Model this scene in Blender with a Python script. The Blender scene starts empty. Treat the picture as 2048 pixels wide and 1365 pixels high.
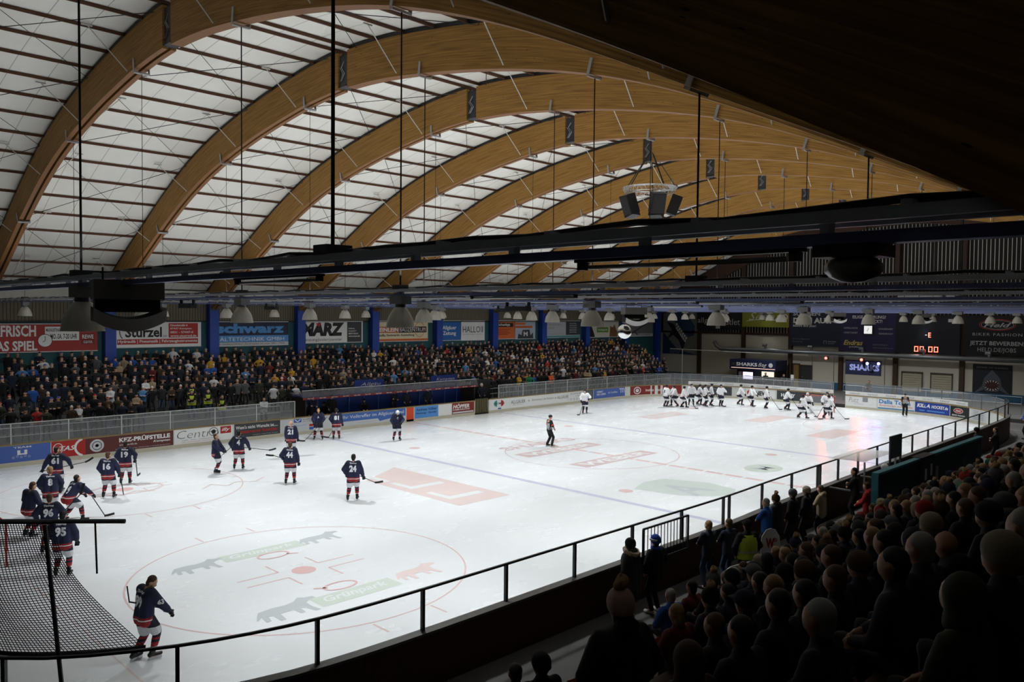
import bpy, math, random
from mathutils import Vector, Matrix, noise
from mathutils.bvhtree import BVHTree
PI = math.pi
sc = bpy.context.scene
COL = sc.collection
# ---------------------------------------------------------------- camera, world, exposure, main lights
def cam_axes(yaw, pitch, roll):
    cy, sy, cp, sp = math.cos(yaw), math.sin(yaw), math.cos(pitch), math.sin(pitch)
    f = Vector((cy*cp, sy*cp, sp)); r = Vector((sy, -cy, 0)); u = r.cross(f)
    cr, sr = math.cos(roll), math.sin(roll)
    return cr*r+sr*u, -sr*r+cr*u, f
cam_d = bpy.data.cameras.new('camera'); cam = bpy.data.objects.new('camera', cam_d); COL.objects.link(cam)
cr_, cu_, cf_ = cam_axes(0.784382106, -0.0341657192, 0.00946779361)
CAMP = Vector((-1.6476, -11.1857, 7.1457))
m = Matrix((cr_, cu_, -cf_)).transposed().to_4x4(); m.translation = CAMP
cam.matrix_world = m
cam_d.sensor_width = 36; cam_d.lens = 1585.99/2048*36; cam_d.clip_start = 0.1; cam_d.clip_end = 300
sc.camera = cam
sc.view_settings.view_transform = 'Standard'
try: sc.view_settings.look = 'None'
except Exception: pass
sc.view_settings.gamma = 1; sc.view_settings.use_curve_mapping = False
sc.view_settings.exposure = 0.0
w = bpy.data.worlds.new('world'); sc.world = w; w.use_nodes = True
w.node_tree.nodes['Background'].inputs[0].default_value = (0.6, 0.7, 1, 1)
w.node_tree.nodes['Background'].inputs[1].default_value = 0.0025
try:
    sc.cycles.max_bounces = 6; sc.cycles.diffuse_bounces = 3; sc.cycles.glossy_bounces = 3
    sc.cycles.transmission_bounces = 4; sc.cycles.transparent_max_bounces = 12
    sc.cycles.caustics_reflective = False; sc.cycles.caustics_refractive = False
    sc.cycles.sample_clamp_indirect = 4
except Exception: pass
BAY = 6.4
def XK(k): return 2.2+BAY*k
LAMP_Y = (2.4, 9.6, 16.8, 24.1, 31.5)
def spot(name, loc, power, angle=105, blend=0.7, color=(.95, .98, 1), size=.18, aim=None):
    d = bpy.data.lights.new(name, 'SPOT'); d.energy = power; d.spot_size = math.radians(angle); d.spot_blend = blend
    d.color = color; d.shadow_soft_size = size
    o = bpy.data.objects.new(name, d); COL.objects.link(o); o.location = loc
    if aim is not None: o.rotation_euler = (Vector(aim)-Vector(loc)).to_track_quat('-Z', 'Y').to_euler()
    return o
LAMP_LIGHTS = {}
for k in range(0, 11):
    for j, y in enumerate(LAMP_Y):
        P = 1330
        if k == 0: P = 130
        if k >= 9: P = 1150
        if j == 4: P *= 0.22
        yy = 1.7 if (k == 0 and j == 0) else y
        LAMP_LIGHTS[(k, j)] = spot('lamp_light', (XK(k), yy, 6.78), P, 118 if j == 4 else 96 if j == 0 else (150 if k == 10 else 112), .8)
        if j == 4: LAMP_LIGHTS[(k, j)].rotation_euler = (math.radians(42), 0, 0)      # the outer row is tilted towards the far stand
# upward spots added above the trays to brighten the roof
UP_LIGHTS = {}
for k in range(0, 11):
    for j, y in enumerate(LAMP_Y):
        o_ = spot('added_uplight', (XK(k), y, 7.95), 12 if k == 0 else (105 if k == 1 else 165), 165, .5, (.95, .98, 1), .3); o_.rotation_euler = (PI, 0, 0); UP_LIGHTS[(k, j)] = o_
# ---------------------------------------------------------------- mesh helpers
class MB:
    def __init__(s): s.v = []; s.f = []; s.m = []; s.mats = []
    def mi(s, mat):
        if mat is None: return 0
        if mat not in s.mats: s.mats.append(mat)
        return s.mats.index(mat)
    def add(s, vs, fs, mat=None):
        b = len(s.v); s.v += [tuple(v) for v in vs]; i = s.mi(mat)
        for f in fs: s.f.append(tuple(b+k for k in f)); s.m.append(i)
    def box(s, c, d, mat=None, rot=None, bevel=0):
        x, y, z = d[0]/2, d[1]/2, d[2]/2
        vs = [Vector((a*x, b*y, e*z)) for a in (-1, 1) for b in (-1, 1) for e in (-1, 1)]
        if rot is not None: vs = [rot @ v for v in vs]
        vs = [v+Vector(c) for v in vs]
        s.add(vs, [(0, 1, 3, 2), (4, 6, 7, 5), (0, 4, 5, 1), (2, 3, 7, 6), (0, 2, 6, 4), (1, 5, 7, 3)], mat)
    def bar(s, a, b, w, h, mat=None, up=(0, 0, 1)):
        a = Vector(a); b = Vector(b); d = (b-a); L = d.length; d.normalize()
        u = Vector(up); r = d.cross(u)
        if r.length < 1e-4: r = d.cross(Vector((1, 0, 0)))
        r.normalize(); u = r.cross(d)
        vs = [p+r*(i*w/2)+u*(j*h/2) for p in (a, b) for i, j in ((-1, -1), (1, -1), (1, 1), (-1, 1))]
        s.add(vs, [(0, 1, 2, 3), (7, 6, 5, 4), (0, 4, 5, 1), (1, 5, 6, 2), (2, 6, 7, 3), (3, 7, 4, 0)], mat)
    def cyl(s, a, b, r0, r1=None, n=8, mat=None, caps=True):
        s.tube([a, b], [r0, r0 if r1 is None else r1], n, mat, caps)
    def tube(s, pts, r, n=6, mat=None, caps=True, closed=False):
        pts = [Vector(p) for p in pts]; N = len(pts)
        if not isinstance(r, (list, tuple)): r = [r]*N
        vs = []; prev = None
        for i, p in enumerate(pts):
            if closed: t = pts[(i+1) % N]-pts[i-1]
            else: t = pts[min(i+1, N-1)]-pts[max(i-1, 0)]
            t.normalize()
            if prev is None:
                q = t.cross(Vector((0, 0, 1)))
                if q.length < 1e-3: q = t.cross(Vector((1, 0, 0)))
            else: q = prev-t*prev.dot(t)
            q.normalize(); prev = q; w2 = t.cross(q)
            for k in range(n):
                a = 2*PI*k/n; vs.append(p+(q*math.cos(a)+w2*math.sin(a))*r[i])
        fs = []
        for i in range(N if closed else N-1):
            j = (i+1) % N
            for k in range(n): fs.append((i*n+k, i*n+(k+1) % n, j*n+(k+1) % n, j*n+k))
        if caps and not closed: fs += [tuple(range(n))[::-1], tuple((N-1)*n+k for k in range(n))]
        s.add(vs, fs, mat)
    def lathe(s, prof, c=(0, 0, 0), n=16, mat=None, M=None):
        vs = []
        for (r, z) in prof:
            for k in range(n):
                a = 2*PI*k/n; v = Vector((r*math.cos(a), r*math.sin(a), z))
                if M is not None: v = M @ v
                vs.append(v+Vector(c))
        fs = [(i*n+k, i*n+(k+1) % n, (i+1)*n+(k+1) % n, (i+1)*n+k) for i in range(len(prof)-1) for k in range(n)]
        s.add(vs, fs, mat)
    def ball(s, c, r, mat=None, n=10, m=7, M=None):
        if not isinstance(r, (tuple, list)): r = (r, r, r)
        vs = []; c = Vector(c)
        for i in range(m+1):
            t = PI*i/m
            for k in range(n):
                a = 2*PI*k/n; v = Vector((r[0]*math.sin(t)*math.cos(a), r[1]*math.sin(t)*math.sin(a), r[2]*math.cos(t)))
                if M is not None: v = M @ v
                vs.append(c+v)
        fs = [(i*n+k, (i+1)*n+k, (i+1)*n+(k+1) % n, i*n+(k+1) % n) for i in range(m) for k in range(n)]
        s.add(vs, fs, mat)
    def quad(s, a, b, c, d, mat=None): s.add([a, b, c, d], [(0, 1, 2, 3)], mat)
    def mesh(s, name, smooth=False):
        me = bpy.data.meshes.new(name); me.from_pydata(s.v, [], s.f)
        for mt in s.mats: me.materials.append(mt)
        me.polygons.foreach_set('material_index', s.m)
        if smooth: me.polygons.foreach_set('use_smooth', [True]*len(s.f))
        me.update(); return me
    def build(s, name, mat=None, parent=None, smooth=False, loc=None):
        if mat is not None and not s.mats: s.mats.append(mat)
        return obj(name, s.mesh(name, smooth), parent, loc)
def obj(name, me, parent=None, loc=None):
    o = bpy.data.objects.new(name, me); COL.objects.link(o)
    if parent is not None: o.parent = parent
    if loc is not None: o.location = loc
    return o
def thing(name, label, cat, loc=(0, 0, 0), rz=0, group=None):
    o = bpy.data.objects.new(name, None); COL.objects.link(o); o.location = loc; o.rotation_euler = (0, 0, rz)
    o.empty_display_size = .1
    return tag(o, label, cat, group)
def tag(o, label, cat, group=None, kind=None):
    o['label'] = label; o['category'] = cat
    if group: o['group'] = group
    if kind: o['kind'] = kind
    return o
def struct(o): o['kind'] = 'structure'; return o
# ---------------------------------------------------------------- materials
MATS = {}
def mat(name, col, rough=.6, metal=0, emit=0, var=.12, scale=9, spec=.4, trans=0, bump=0, alpha=1, stretch=None):
    if name in MATS: return MATS[name]
    m = bpy.data.materials.new(name); MATS[name] = m; m.use_nodes = True
    nt = m.node_tree; b = nt.nodes['Principled BSDF']; L = nt.links.new
    b.inputs['Roughness'].default_value = rough; b.inputs['Metallic'].default_value = metal
    b.inputs['Specular IOR Level'].default_value = spec
    b.inputs['Base Color'].default_value = (*col, 1)
    if trans: b.inputs['Transmission Weight'].default_value = trans
    if alpha < 1: b.inputs['Alpha'].default_value = alpha
    if emit:
        b.inputs['Emission Color'].default_value = (*col, 1); b.inputs['Emission Strength'].default_value = emit
    if var or bump:
        tc = nt.nodes.new('ShaderNodeTexCoord'); nz = nt.nodes.new('ShaderNodeTexNoise'); nz.inputs['Scale'].default_value = scale
        nz.inputs['Detail'].default_value = 3
        if stretch:
            mp = nt.nodes.new('ShaderNodeMapping'); mp.inputs['Scale'].default_value = stretch
            L(tc.outputs['Object'], mp.inputs[0]); L(mp.outputs[0], nz.inputs[0])
        else: L(tc.outputs['Object'], nz.inputs[0])
        if var:
            mx = nt.nodes.new('ShaderNodeMix'); mx.data_type = 'RGBA'
            mx.inputs[6].default_value = (*[c*(1-var) for c in col], 1); mx.inputs[7].default_value = (*[min(1, c*(1+var)) for c in col], 1)
            L(nz.outputs[0], mx.inputs[0]); L(mx.outputs[2], b.inputs['Base Color'])
        if bump:
            bp = nt.nodes.new('ShaderNodeBump'); bp.inputs['Strength'].default_value = bump; bp.inputs['Distance'].default_value = .01
            L(nz.outputs[0], bp.inputs['Height']); L(bp.outputs[0], b.inputs['Normal'])
    return m
def zbands(name, stops, rough=.8, H=2.0):
    """cloth whose colour changes in horizontal bands; stops = [(z metres, colour), ...]"""
    if name in MATS: return MATS[name]
    m = mat(name, stops[0][1], rough, var=0); nt = m.node_tree; b = nt.nodes['Principled BSDF']; L = nt.links.new
    tc = nt.nodes.new('ShaderNodeTexCoord'); sp = nt.nodes.new('ShaderNodeSeparateXYZ'); dv = nt.nodes.new('ShaderNodeMath')
    dv.operation = 'DIVIDE'; dv.inputs[1].default_value = H; rp = nt.nodes.new('ShaderNodeValToRGB'); rp.color_ramp.interpolation = 'CONSTANT'
    L(tc.outputs['Object'], sp.inputs[0]); L(sp.outputs[2], dv.inputs[0]); L(dv.outputs[0], rp.inputs[0]); L(rp.outputs[0], b.inputs['Base Color'])
    el = rp.color_ramp.elements
    el[0].position = max(0, stops[0][0]/H); el[0].color = (*stops[0][1], 1); el.remove(el[1])
    for z, c in stops[1:]:
        e = el.new(z/H); e.color = (*c, 1)
    return m
def S(h):
    """sRGB hex or 0-255 triple to linear"""
    if isinstance(h, str): h = [int(h[i:i+2], 16) for i in (0, 2, 4)]
    return tuple(((c/255)/12.92 if c/255 <= .04045 else ((c/255+.055)/1.055)**2.4) for c in h)
def line_mat(name, col, line, axis, period, width, rough=.6, off=0, noise_amt=.08, spec=.3, nscale=(1, 1, 1)):
    """panelled sheet: thin darker seams every `period` metres along an axis"""
    m = mat(name, col, rough, var=0, spec=spec); nt = m.node_tree; b = nt.nodes['Principled BSDF']; L = nt.links.new
    tc = nt.nodes.new('ShaderNodeTexCoord'); sp = nt.nodes.new('ShaderNodeSeparateXYZ'); L(tc.outputs['Object'], sp.inputs[0])
    a = nt.nodes.new('ShaderNodeMath'); a.operation = 'ADD'; a.inputs[1].default_value = 1000*period+off; L(sp.outputs[axis], a.inputs[0])
    d = nt.nodes.new('ShaderNodeMath'); d.operation = 'MODULO'; d.inputs[1].default_value = period; L(a.outputs[0], d.inputs[0])
    c = nt.nodes.new('ShaderNodeMath'); c.operation = 'LESS_THAN'; c.inputs[1].default_value = width; L(d.outputs[0], c.inputs[0])
    nz = nt.nodes.new('ShaderNodeTexNoise'); nz.inputs['Scale'].default_value = 1.3; nz.inputs['Detail'].default_value = 5
    mp = nt.nodes.new('ShaderNodeMapping'); mp.inputs['Scale'].default_value = nscale; L(tc.outputs['Object'], mp.inputs[0]); L(mp.outputs[0], nz.inputs[0])
    mx0 = nt.nodes.new('ShaderNodeMix'); mx0.data_type = 'RGBA'
    mx0.inputs[6].default_value = (*[q*(1-noise_amt) for q in col], 1); mx0.inputs[7].default_value = (*[min(1, q*(1+noise_amt)) for q in col], 1)
    L(nz.outputs[0], mx0.inputs[0])
    mx = nt.nodes.new('ShaderNodeMix'); mx.data_type = 'RGBA'; L(c.outputs[0], mx.inputs[0]); L(mx0.outputs[2], mx.inputs[6]); mx.inputs[7].default_value = (*line, 1)
    L(mx.outputs[2], b.inputs['Base Color']); return m
def glass_mat(name, tint, alpha, rough=.08):
    if name in MATS: return MATS[name]
    m = bpy.data.materials.new(name); MATS[name] = m; m.use_nodes = True; nt = m.node_tree; L = nt.links.new
    nt.nodes.remove(nt.nodes['Principled BSDF']); out = nt.nodes['Material Output']
    t = nt.nodes.new('ShaderNodeBsdfTransparent'); g = nt.nodes.new('ShaderNodeBsdfPrincipled'); mx = nt.nodes.new('ShaderNodeMixShader')
    g.inputs['Base Color'].default_value = (*tint, 1); g.inputs['Roughness'].default_value = rough
    nz = nt.nodes.new('ShaderNodeTexNoise'); nz.inputs['Scale'].default_value = 2.5; nz.inputs['Detail'].default_value = 6
    mr = nt.nodes.new('ShaderNodeMapRange'); mr.inputs[3].default_value = alpha*.7; mr.inputs[4].default_value = alpha*1.3
    L(nz.outputs[0], mr.inputs[0]); L(mr.outputs[0], mx.inputs[0]); L(t.outputs[0], mx.inputs[1]); L(g.outputs[0], mx.inputs[2]); L(mx.outputs[0], out.inputs[0])
    return m
WHITE = (.8, .8, .78)
steel = mat('galvanised_steel', (.42, .43, .44), .4, .8, scale=30)
dsteel = mat('dark_steel', (.05, .05, .055), .5, .5)
black = mat('black_paint', (.012, .012, .013), .55)
alu = mat('aluminium', (.6, .6, .6), .35, .9)
# ---------------------------------------------------------------- lettering
FONT = {}
def text_mesh(s, bold=.0, shear=0, space=1.0):
    """2D outline of a word, normalised: x,y in font units"""
    key = (s, bold, shear, space)
    if key in FONT: return FONT[key]
    c = bpy.data.curves.new('lettering', 'FONT'); c.body = s; c.offset = bold; c.shear = shear; c.space_character = space; c.resolution_u = 2
    c.fill_mode = 'FRONT'
    o = bpy.data.objects.new('lettering', c)
    me = bpy.data.meshes.new_from_object(o)
    vs = [(v.co.x, v.co.y) for v in me.vertices]; fs = [tuple(p.vertices) for p in me.polygons]
    bpy.data.objects.remove(o); bpy.data.curves.remove(c); bpy.data.meshes.remove(me)
    if not vs: vs = [(0, 0), (1, 0), (1, 1)]; fs = []
    x0 = min(v[0] for v in vs); x1 = max(v[0] for v in vs); y0 = min(v[1] for v in vs); y1 = max(v[1] for v in vs)
    FONT[key] = ([((x-x0)/(x1-x0+1e-9), (y-y0)/(y1-y0+1e-9)) for x, y in vs], fs); return FONT[key]
class Art:
    """flat printed artwork laid on a mapping f(s,t,off)->xyz (s along, t up, off out of the surface)"""
    def __init__(a, f, step=None): a.f = f; a.mb = MB(); a.o = .004; a.step = step
    def rect(a, s0, t0, s1, t1, m, o=None):
        o = a.o if o is None else o; n = 1 if not a.step else max(1, int(abs(s1-s0)/a.step+.5))
        for i in range(n):
            p = s0+(s1-s0)*i/n; q = s0+(s1-s0)*(i+1)/n
            a.mb.quad(a.f(p, t0, o), a.f(q, t0, o), a.f(q, t1, o), a.f(p, t1, o), m)
    def text(a, s, s0, t0, s1, t1, m, bold=.02, shear=0, o=None, space=1.0):
        vs, fs = text_mesh(s, bold, shear, space); o = (a.o+.004) if o is None else o
        a.mb.add([a.f(s0+(s1-s0)*x, t0+(t1-t0)*y, o) for x, y in vs], fs, m)
    def poly(a, pts, m, o=None):
        o = (a.o+.004) if o is None else o
        from mathutils.geometry import tessellate_polygon
        tri = tessellate_polygon([[Vector((x, y, 0)) for x, y in pts]])
        a.mb.add([a.f(x, y, o) for x, y in pts], [tuple(t) for t in tri], m)
    def ell(a, cx, cy, rx, ry, m, w=None, o=None, n=28, a0=0, a1=2*PI):
        o = (a.o+.006) if o is None else o
        if w is None:
            vs = [a.f(cx+rx*math.cos(2*PI*k/n), cy+ry*math.sin(2*PI*k/n), o) for k in range(n)]; a.mb.add(vs, [tuple(range(n))], m)
        else:
            vs = []
            for k in range(n+1):
                t = a0+(a1-a0)*k/n
                vs += [a.f(cx+rx*math.cos(t), cy+ry*math.sin(t), o), a.f(cx+(rx-w)*math.cos(t), cy+(ry-w)*math.sin(t), o)]
            a.mb.add(vs, [(2*k, 2*k+2, 2*k+3, 2*k+1) for k in range(n)], m)
    def line(a, pts, w, m, o=None):
        for p, q in zip(pts, pts[1:]):
            d = Vector((q[0]-p[0], q[1]-p[1])); 
            if d.length < 1e-6: continue
            d.normalize(); n = Vector((-d.y, d.x))*w/2
            a.poly([(p[0]+n.x, p[1]+n.y), (p[0]-n.x, p[1]-n.y), (q[0]-n.x, q[1]-n.y), (q[0]+n.x, q[1]+n.y)], m, o)
    def build(a, name, parent=None): return a.mb.build(name, None, parent)
def P(name, hexc, rough=.55): return mat('print_'+name, S(hexc), rough, var=.05, scale=3)
pW = P('white', 'e6e6e4'); pK = P('black', '141416'); pR = P('red', 'a8231c'); pDR = P('dark_red', '7c1f1a'); pB = P('blue', '2a5aa8'); pLB = P('light_blue', '4f8fd0')
pNavy = P('navy', '1a2140'); pO = P('orange', 'c8602a'); pG = P('grey', '8a8c90'); pLG = P('light_grey', 'c4c6c8'); pGr = P('green', '5c8c34'); pY = P('yellow', 'd6c060')
pPur = P('purple', '2c2650'); pTeal = P('teal', '2f8f90'); pCream = P('cream', 'dccfae'); pDG = P('dark_grey', '3a3c40'); pBB = P('board_blue', '4560a8'); pBr = P('brown_red', '5c2a26')
# ---------------------------------------------------------------- rink outline
def chaikin(p, n=2):
    for _ in range(n):
        q = []
        for i in range(len(p)):
            a, b = Vector(p[i]), Vector(p[(i+1) % len(p)])
            if (a-b).length > 3.2: q += [a.lerp(b, .8/(a-b).length), b.lerp(a, .8/(a-b).length)]
            else: q += [a.lerp(b, .25), a.lerp(b, .75)]
        p = q
    return p
RINK = [(0, 8), (.12, 5), (.5, 3.2), (1.1, 2.02), (1.93, 1.28), (3.14, .65), (4.15, .33), (5.27, .12), (7.3, .05), (18.15, .08), (21.1, .27), (25.3, .37), (35, .62), (45, .75),
        (50.5, .94), (53.5, 1.3), (55.8, 2.1), (57.8, 3.4), (59.5, 5.4), (60.6, 7.8), (61, 10.5), (61, 20), (60.9, 22.5), (60.4, 24.5), (59.5, 26.5), (58, 28.4), (56, 29.5), (53.5, 29.95), (51, 30),
        (8, 30), (5.5, 29.9), (3.5, 29.3), (1.7, 27.9), (.5, 25.8), (0, 23)]
RP = chaikin(RINK, 2)
RL = [0.0]
for i in range(len(RP)): RL.append(RL[-1]+(RP[(i+1) % len(RP)]-RP[i]).length)
RT = RL[-1]
def rpos(s):
    s %= RT
    import bisect
    i = min(max(bisect.bisect_right(RL, s)-1, 0), len(RP)-1); a = RP[i]; b = RP[(i+1) % len(RP)]
    d = (b-a).normalized(); p = a+d*(s-RL[i]); return p, d      # d anticlockwise: interior lies to the left
def rfind(x, y, s0=0, s1=None):
    best = None; s1 = RT if s1 is None else s1; n = 1500
    for i in range(n):
        s = s0+(s1-s0)*i/n; p, _ = rpos(s); dd = (p.x-x)**2+(p.y-y)**2
        if best is None or dd < best[0]: best = (dd, s)
    return best[1]
def rmap(s0, sign=1, inward=1):
    """mapping for artwork on the ice side of the boards; s grows to the right as seen from the ice (clockwise)"""
    def f(s, t, o):
        p, d = rpos(s0-s); n = Vector((-d.y, d.x)); q = p+n*(o*inward); return Vector((q.x, q.y, t))
    return f
# ---------------------------------------------------------------- ice
def ice_material():
    m = mat('ice', (.8, .82, .83), .22, var=0, spec=.35); nt = m.node_tree; b = nt.nodes['Principled BSDF']; L = nt.links.new
    tc = nt.nodes.new('ShaderNodeTexCoord')
    def nz(scale, stretch, rot, det=6, dist=0):
        mp = nt.nodes.new('ShaderNodeMapping'); mp.inputs['Scale'].default_value = stretch; mp.inputs['Rotation'].default_value = (0, 0, rot)
        n = nt.nodes.new('ShaderNodeTexNoise'); n.inputs['Scale'].default_value = scale; n.inputs['Detail'].default_value = det; n.inputs['Distortion'].default_value = dist
        L(tc.outputs['Object'], mp.inputs[0]); L(mp.outputs[0], n.inputs[0]); return n
    a = nz(.12, (1, 1.3, 1), .4, 4, .1)
    r1 = nt.nodes.new('ShaderNodeValToRGB'); r1.color_ramp.elements[0].position = .25; r1.color_ramp.elements[1].position = .75
    r1.color_ramp.elements[0].color = (*S('d9dddf'), 1); r1.color_ramp.elements[1].color = (*S('e8ebed'), 1); L(a.outputs[0], r1.inputs[0])
    # skate cuts: thin curved white scratches
    col = r1.outputs[0]
    for (sc_, st, rot, th, k) in ((.35, (1, 5, 1), .9, .004, .35), (.3, (4, 1, 1), .3, .004, .35), (.8, (1, 3, 1), -.5, .004, .25), (1.2, (1, 1.4, 1), .2, .003, .25)):
        q = nz(sc_, st, rot, 2, 1.2)
        s1 = nt.nodes.new('ShaderNodeMath'); s1.operation = 'SUBTRACT'; s1.inputs[1].default_value = .5; L(q.outputs[0], s1.inputs[0])
        s2 = nt.nodes.new('ShaderNodeMath'); s2.operation = 'ABSOLUTE'; L(s1.outputs[0], s2.inputs[0])
        s3 = nt.nodes.new('ShaderNodeMapRange'); s3.inputs[1].default_value = 0; s3.inputs[2].default_value = th; s3.inputs[3].default_value = k; s3.inputs[4].default_value = 0; L(s2.outputs[0], s3.inputs[0])
        g = nz(.5, (1, 1, 1), 0, 3); g2 = nt.nodes.new('ShaderNodeMapRange'); g2.inputs[1].default_value = .48; g2.inputs[2].default_value = .62; L(g.outputs[0], g2.inputs[0])
        s4 = nt.nodes.new('ShaderNodeMath'); s4.operation = 'MULTIPLY'; L(s3.outputs[0], s4.inputs[0]); L(g2.outputs[0], s4.inputs[1])
        mx = nt.nodes.new('ShaderNodeMix'); mx.data_type = 'RGBA'; L(s4.outputs[0], mx.inputs[0]); L(col, mx.inputs[6]); mx.inputs[7].default_value = (.97, .97, .98, 1); col = mx.outputs[2]
    L(col, b.inputs['Base Color'])
    rr = nz(.4, (1, 2, 1), .7, 6); r2 = nt.nodes.new('ShaderNodeMapRange'); r2.inputs[3].default_value = .16; r2.inputs[4].default_value = .36; L(rr.outputs[0], r2.inputs[0]); L(r2.outputs[0], b.inputs['Roughness'])
    bp = nt.nodes.new('ShaderNodeBump'); bp.inputs['Strength'].default_value = .25; bp.inputs['Distance'].default_value = .004
    b3 = nz(6, (1, 1, 1), 0, 8); L(b3.outputs[0], bp.inputs['Height']); L(bp.outputs[0], b.inputs['Normal'])
    return m
ice_m = ice_material()
def icepaint(n, h): return mat('ice_paint_'+n, S(h), .25, var=.06, scale=1.5, spec=.4)
iBlue = icepaint('blue', 'c2c5d9'); iRed = icepaint('red', 'd8bcbb'); iPink = icepaint('pink', 'dccbc9'); iGr = icepaint('green', 'c9d3ca'); iGrey = icepaint('grey', 'bcc2c5'); iLG = icepaint('pale_green', 'c8d1cc'); iW = icepaint('white', 'dfe3e4'); iDR = icepaint('wine', 'cdb8b9'); iPR = icepaint('crimson', 'dab6b4')
mb = MB(); mb.add([(p.x, p.y, 0) for p in RP], [tuple(range(len(RP)))], ice_m)
I = Art(lambda s, t, o: Vector((s, t, o))); I.mb = mb; I.o = .002
def ring(cx, cy, r, w, m): I.ell(cx, cy, r, r, m, w, o=.003, n=72)
for x in (22.73, 38.27): I.rect(x-.15, .3, x+.15, 29.9, iBlue)
n = 30
for i in range(n): I.rect(30.33-.15, .3+i*29.6/n, 30.33+.15, .3+(i+.86)*29.6/n, iRed)
I.rect(3.98, .9, 4.02, 29.1, iPink); I.rect(56.97, .9, 57.03, 29.1, iRed)
for cx in (9.7, 51.3):
    for cy in (8.2, 21.9):
        ring(cx, cy, 4.5, .05, iRed); I.ell(cx, cy, .33, .33, iPR, n=24, o=.003)
        for sx in (-1, 1):
            for sy in (-1, 1):
                I.rect(cx+sx*.62, cy+sy*.28-.03, cx+sx*1.8, cy+sy*.28+.03, iRed); I.rect(cx+sx*.62-.03, cy+sy*.28, cx+sx*.62+.03, cy+sy*1.0, iRed)
            for hy in (-1, 1): I.rect(cx+sx*.85-.03, cy+hy*4.5, cx+sx*.85+.03, cy+hy*5.1, iRed)
for x in (24.3, 36.7):
    for y in (8.1, 21.9): I.ell(x, y, .3, .3, iRed, n=24, o=.003)
ring(30.3, 14.8, 4.5, .05, iDR)
I.ell(30.3, 14.8, .15, .15, iBlue, o=.0035)
I.ell(30.3, .62, 3, 3, iRed, .05, n=40, a0=0, a1=PI, o=.003)
# sponsor artwork frozen into the ice
def iquad(pts, m, o=.003): I.poly(pts, m, o)
iquad([(17.7, 10.8), (20.35, 10.8), (20.35, 18.4), (17.7, 16.8)], iPink)
for a in (11.8, 14.2, 16.0): iquad([(18.1, a), (18.4, a), (18.4, a+1.5), (18.1, a+1.5)], iW, .005)
iquad([(18.4, 11.8), (19.9, 11.8), (19.9, 12.2), (18.4, 12.2)], iW, .005); iquad([(18.4, 14.2), (19.9, 14.2), (19.9, 14.6), (18.4, 14.6)], iW, .005)
iquad([(24.85, 8.1), (25.2, 6.2), (26.0, 5.2), (27.0, 4.7), (27.9, 5.2), (28.2, 6.6), (27.5, 8.4), (26.2, 8.6)], iLG)
I.text('A', 25.6, 5.6, 27.2, 7.6, iGrey, .02, o=.005)
I.ell(33, 6.6, 1.1, .8, iGr, n=28, o=.004); I.text('M', 32.5, 6.2, 33.5, 7.0, iGrey, .02, o=.006)
for (x0, x1, y0, y1, flip) in ((26.8, 32.6, 15.9, 17.0, 0), (26.9, 32.7, 12.3, 13.4, 0)):
    I.rect(x0, y0, x1, y1, iDR, .004); I.text('WEBER', x0+.3, y0+.2, x1-.3, y1-.2, iW, .03, o=.006)
I.text('SHARKS', 27.4, 18.0, 33.0, 18.9, iDR, .02, o=.004)
for (x0, y0, x1, y1) in ((8.45, 10.25, 11.0, 10.9), (8.6, 5.4, 11.0, 6.1)):
    I.rect(x0, y0, x1, y1, iGr, .003); I.text('Grünpark', x0+.25, y0+.12, x1-.25, y1-.1, iW, .02, .3, o=.005)
I.ell(9.75, 10.0, .5, .3, iPR, .07, o=.006); I.line([(10.1, 9.85), (10.4, 9.7)], .08, iPR); I.ell(9.75, 6.45, .5, .3, iPR, .07, o=.006); I.line([(9.4, 6.5), (9.1, 6.7)], .08, iPR)
def animal(cx, cy, s, m):
    q = [(-.85, .15), (-.7, .42), (-.3, .5), (.1, .46), (.4, .55), (.62, .8), (.78, .66), (1.0, .6), (1.02, .42), (.8, .36), (.62, .2), (.6, -.2), (.66, -.62), (.5, -.62), (.42, -.2), (.3, -.1), (.26, -.5), (.12, -.5), (.1, -.08), (-.3, -.1), (-.36, -.62), (-.52, -.62), (-.5, -.12), (-.62, -.05), (-.7, -.45), (-.84, -.45), (-.78, .0), (-.95, -.2), (-1.0, -.18)]
    I.poly([(cx+a*s, cy+b*s*.85) for a, b in q], m, .004)
animal(7.7, 10.4, .8, iGrey); animal(11.7, 10.6, .8, iGrey); animal(7.9, 5.8, .9, iGrey); animal(11.9, 5.9, .8, iPink)
for (x, y) in ((46, 21), (46.5, 9), (50, 15)): I.rect(x-2.2, y-.8, x+2.2, y+.8, iPink); 
I.text('Burger', 44.2, 20.5, 47.8, 21.5, iW, .02, o=.006)
I.ell(9.7, 21.9, 1.5, 1.0, iPink, .12, o=.004); I.line([(12.0, 19.9), (12.6, 20.5), (13.0, 19.8), (13.6, 20.3), (14.2, 19.8), (14.9, 20.4)], .09, iPink)
I.line([(8.2, 21.0), (8.8, 21.4), (9.2, 20.9), (9.9, 21.3), (10.5, 20.9)], .09, iPink)
floor = mb.build('floor'); struct(floor)
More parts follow.
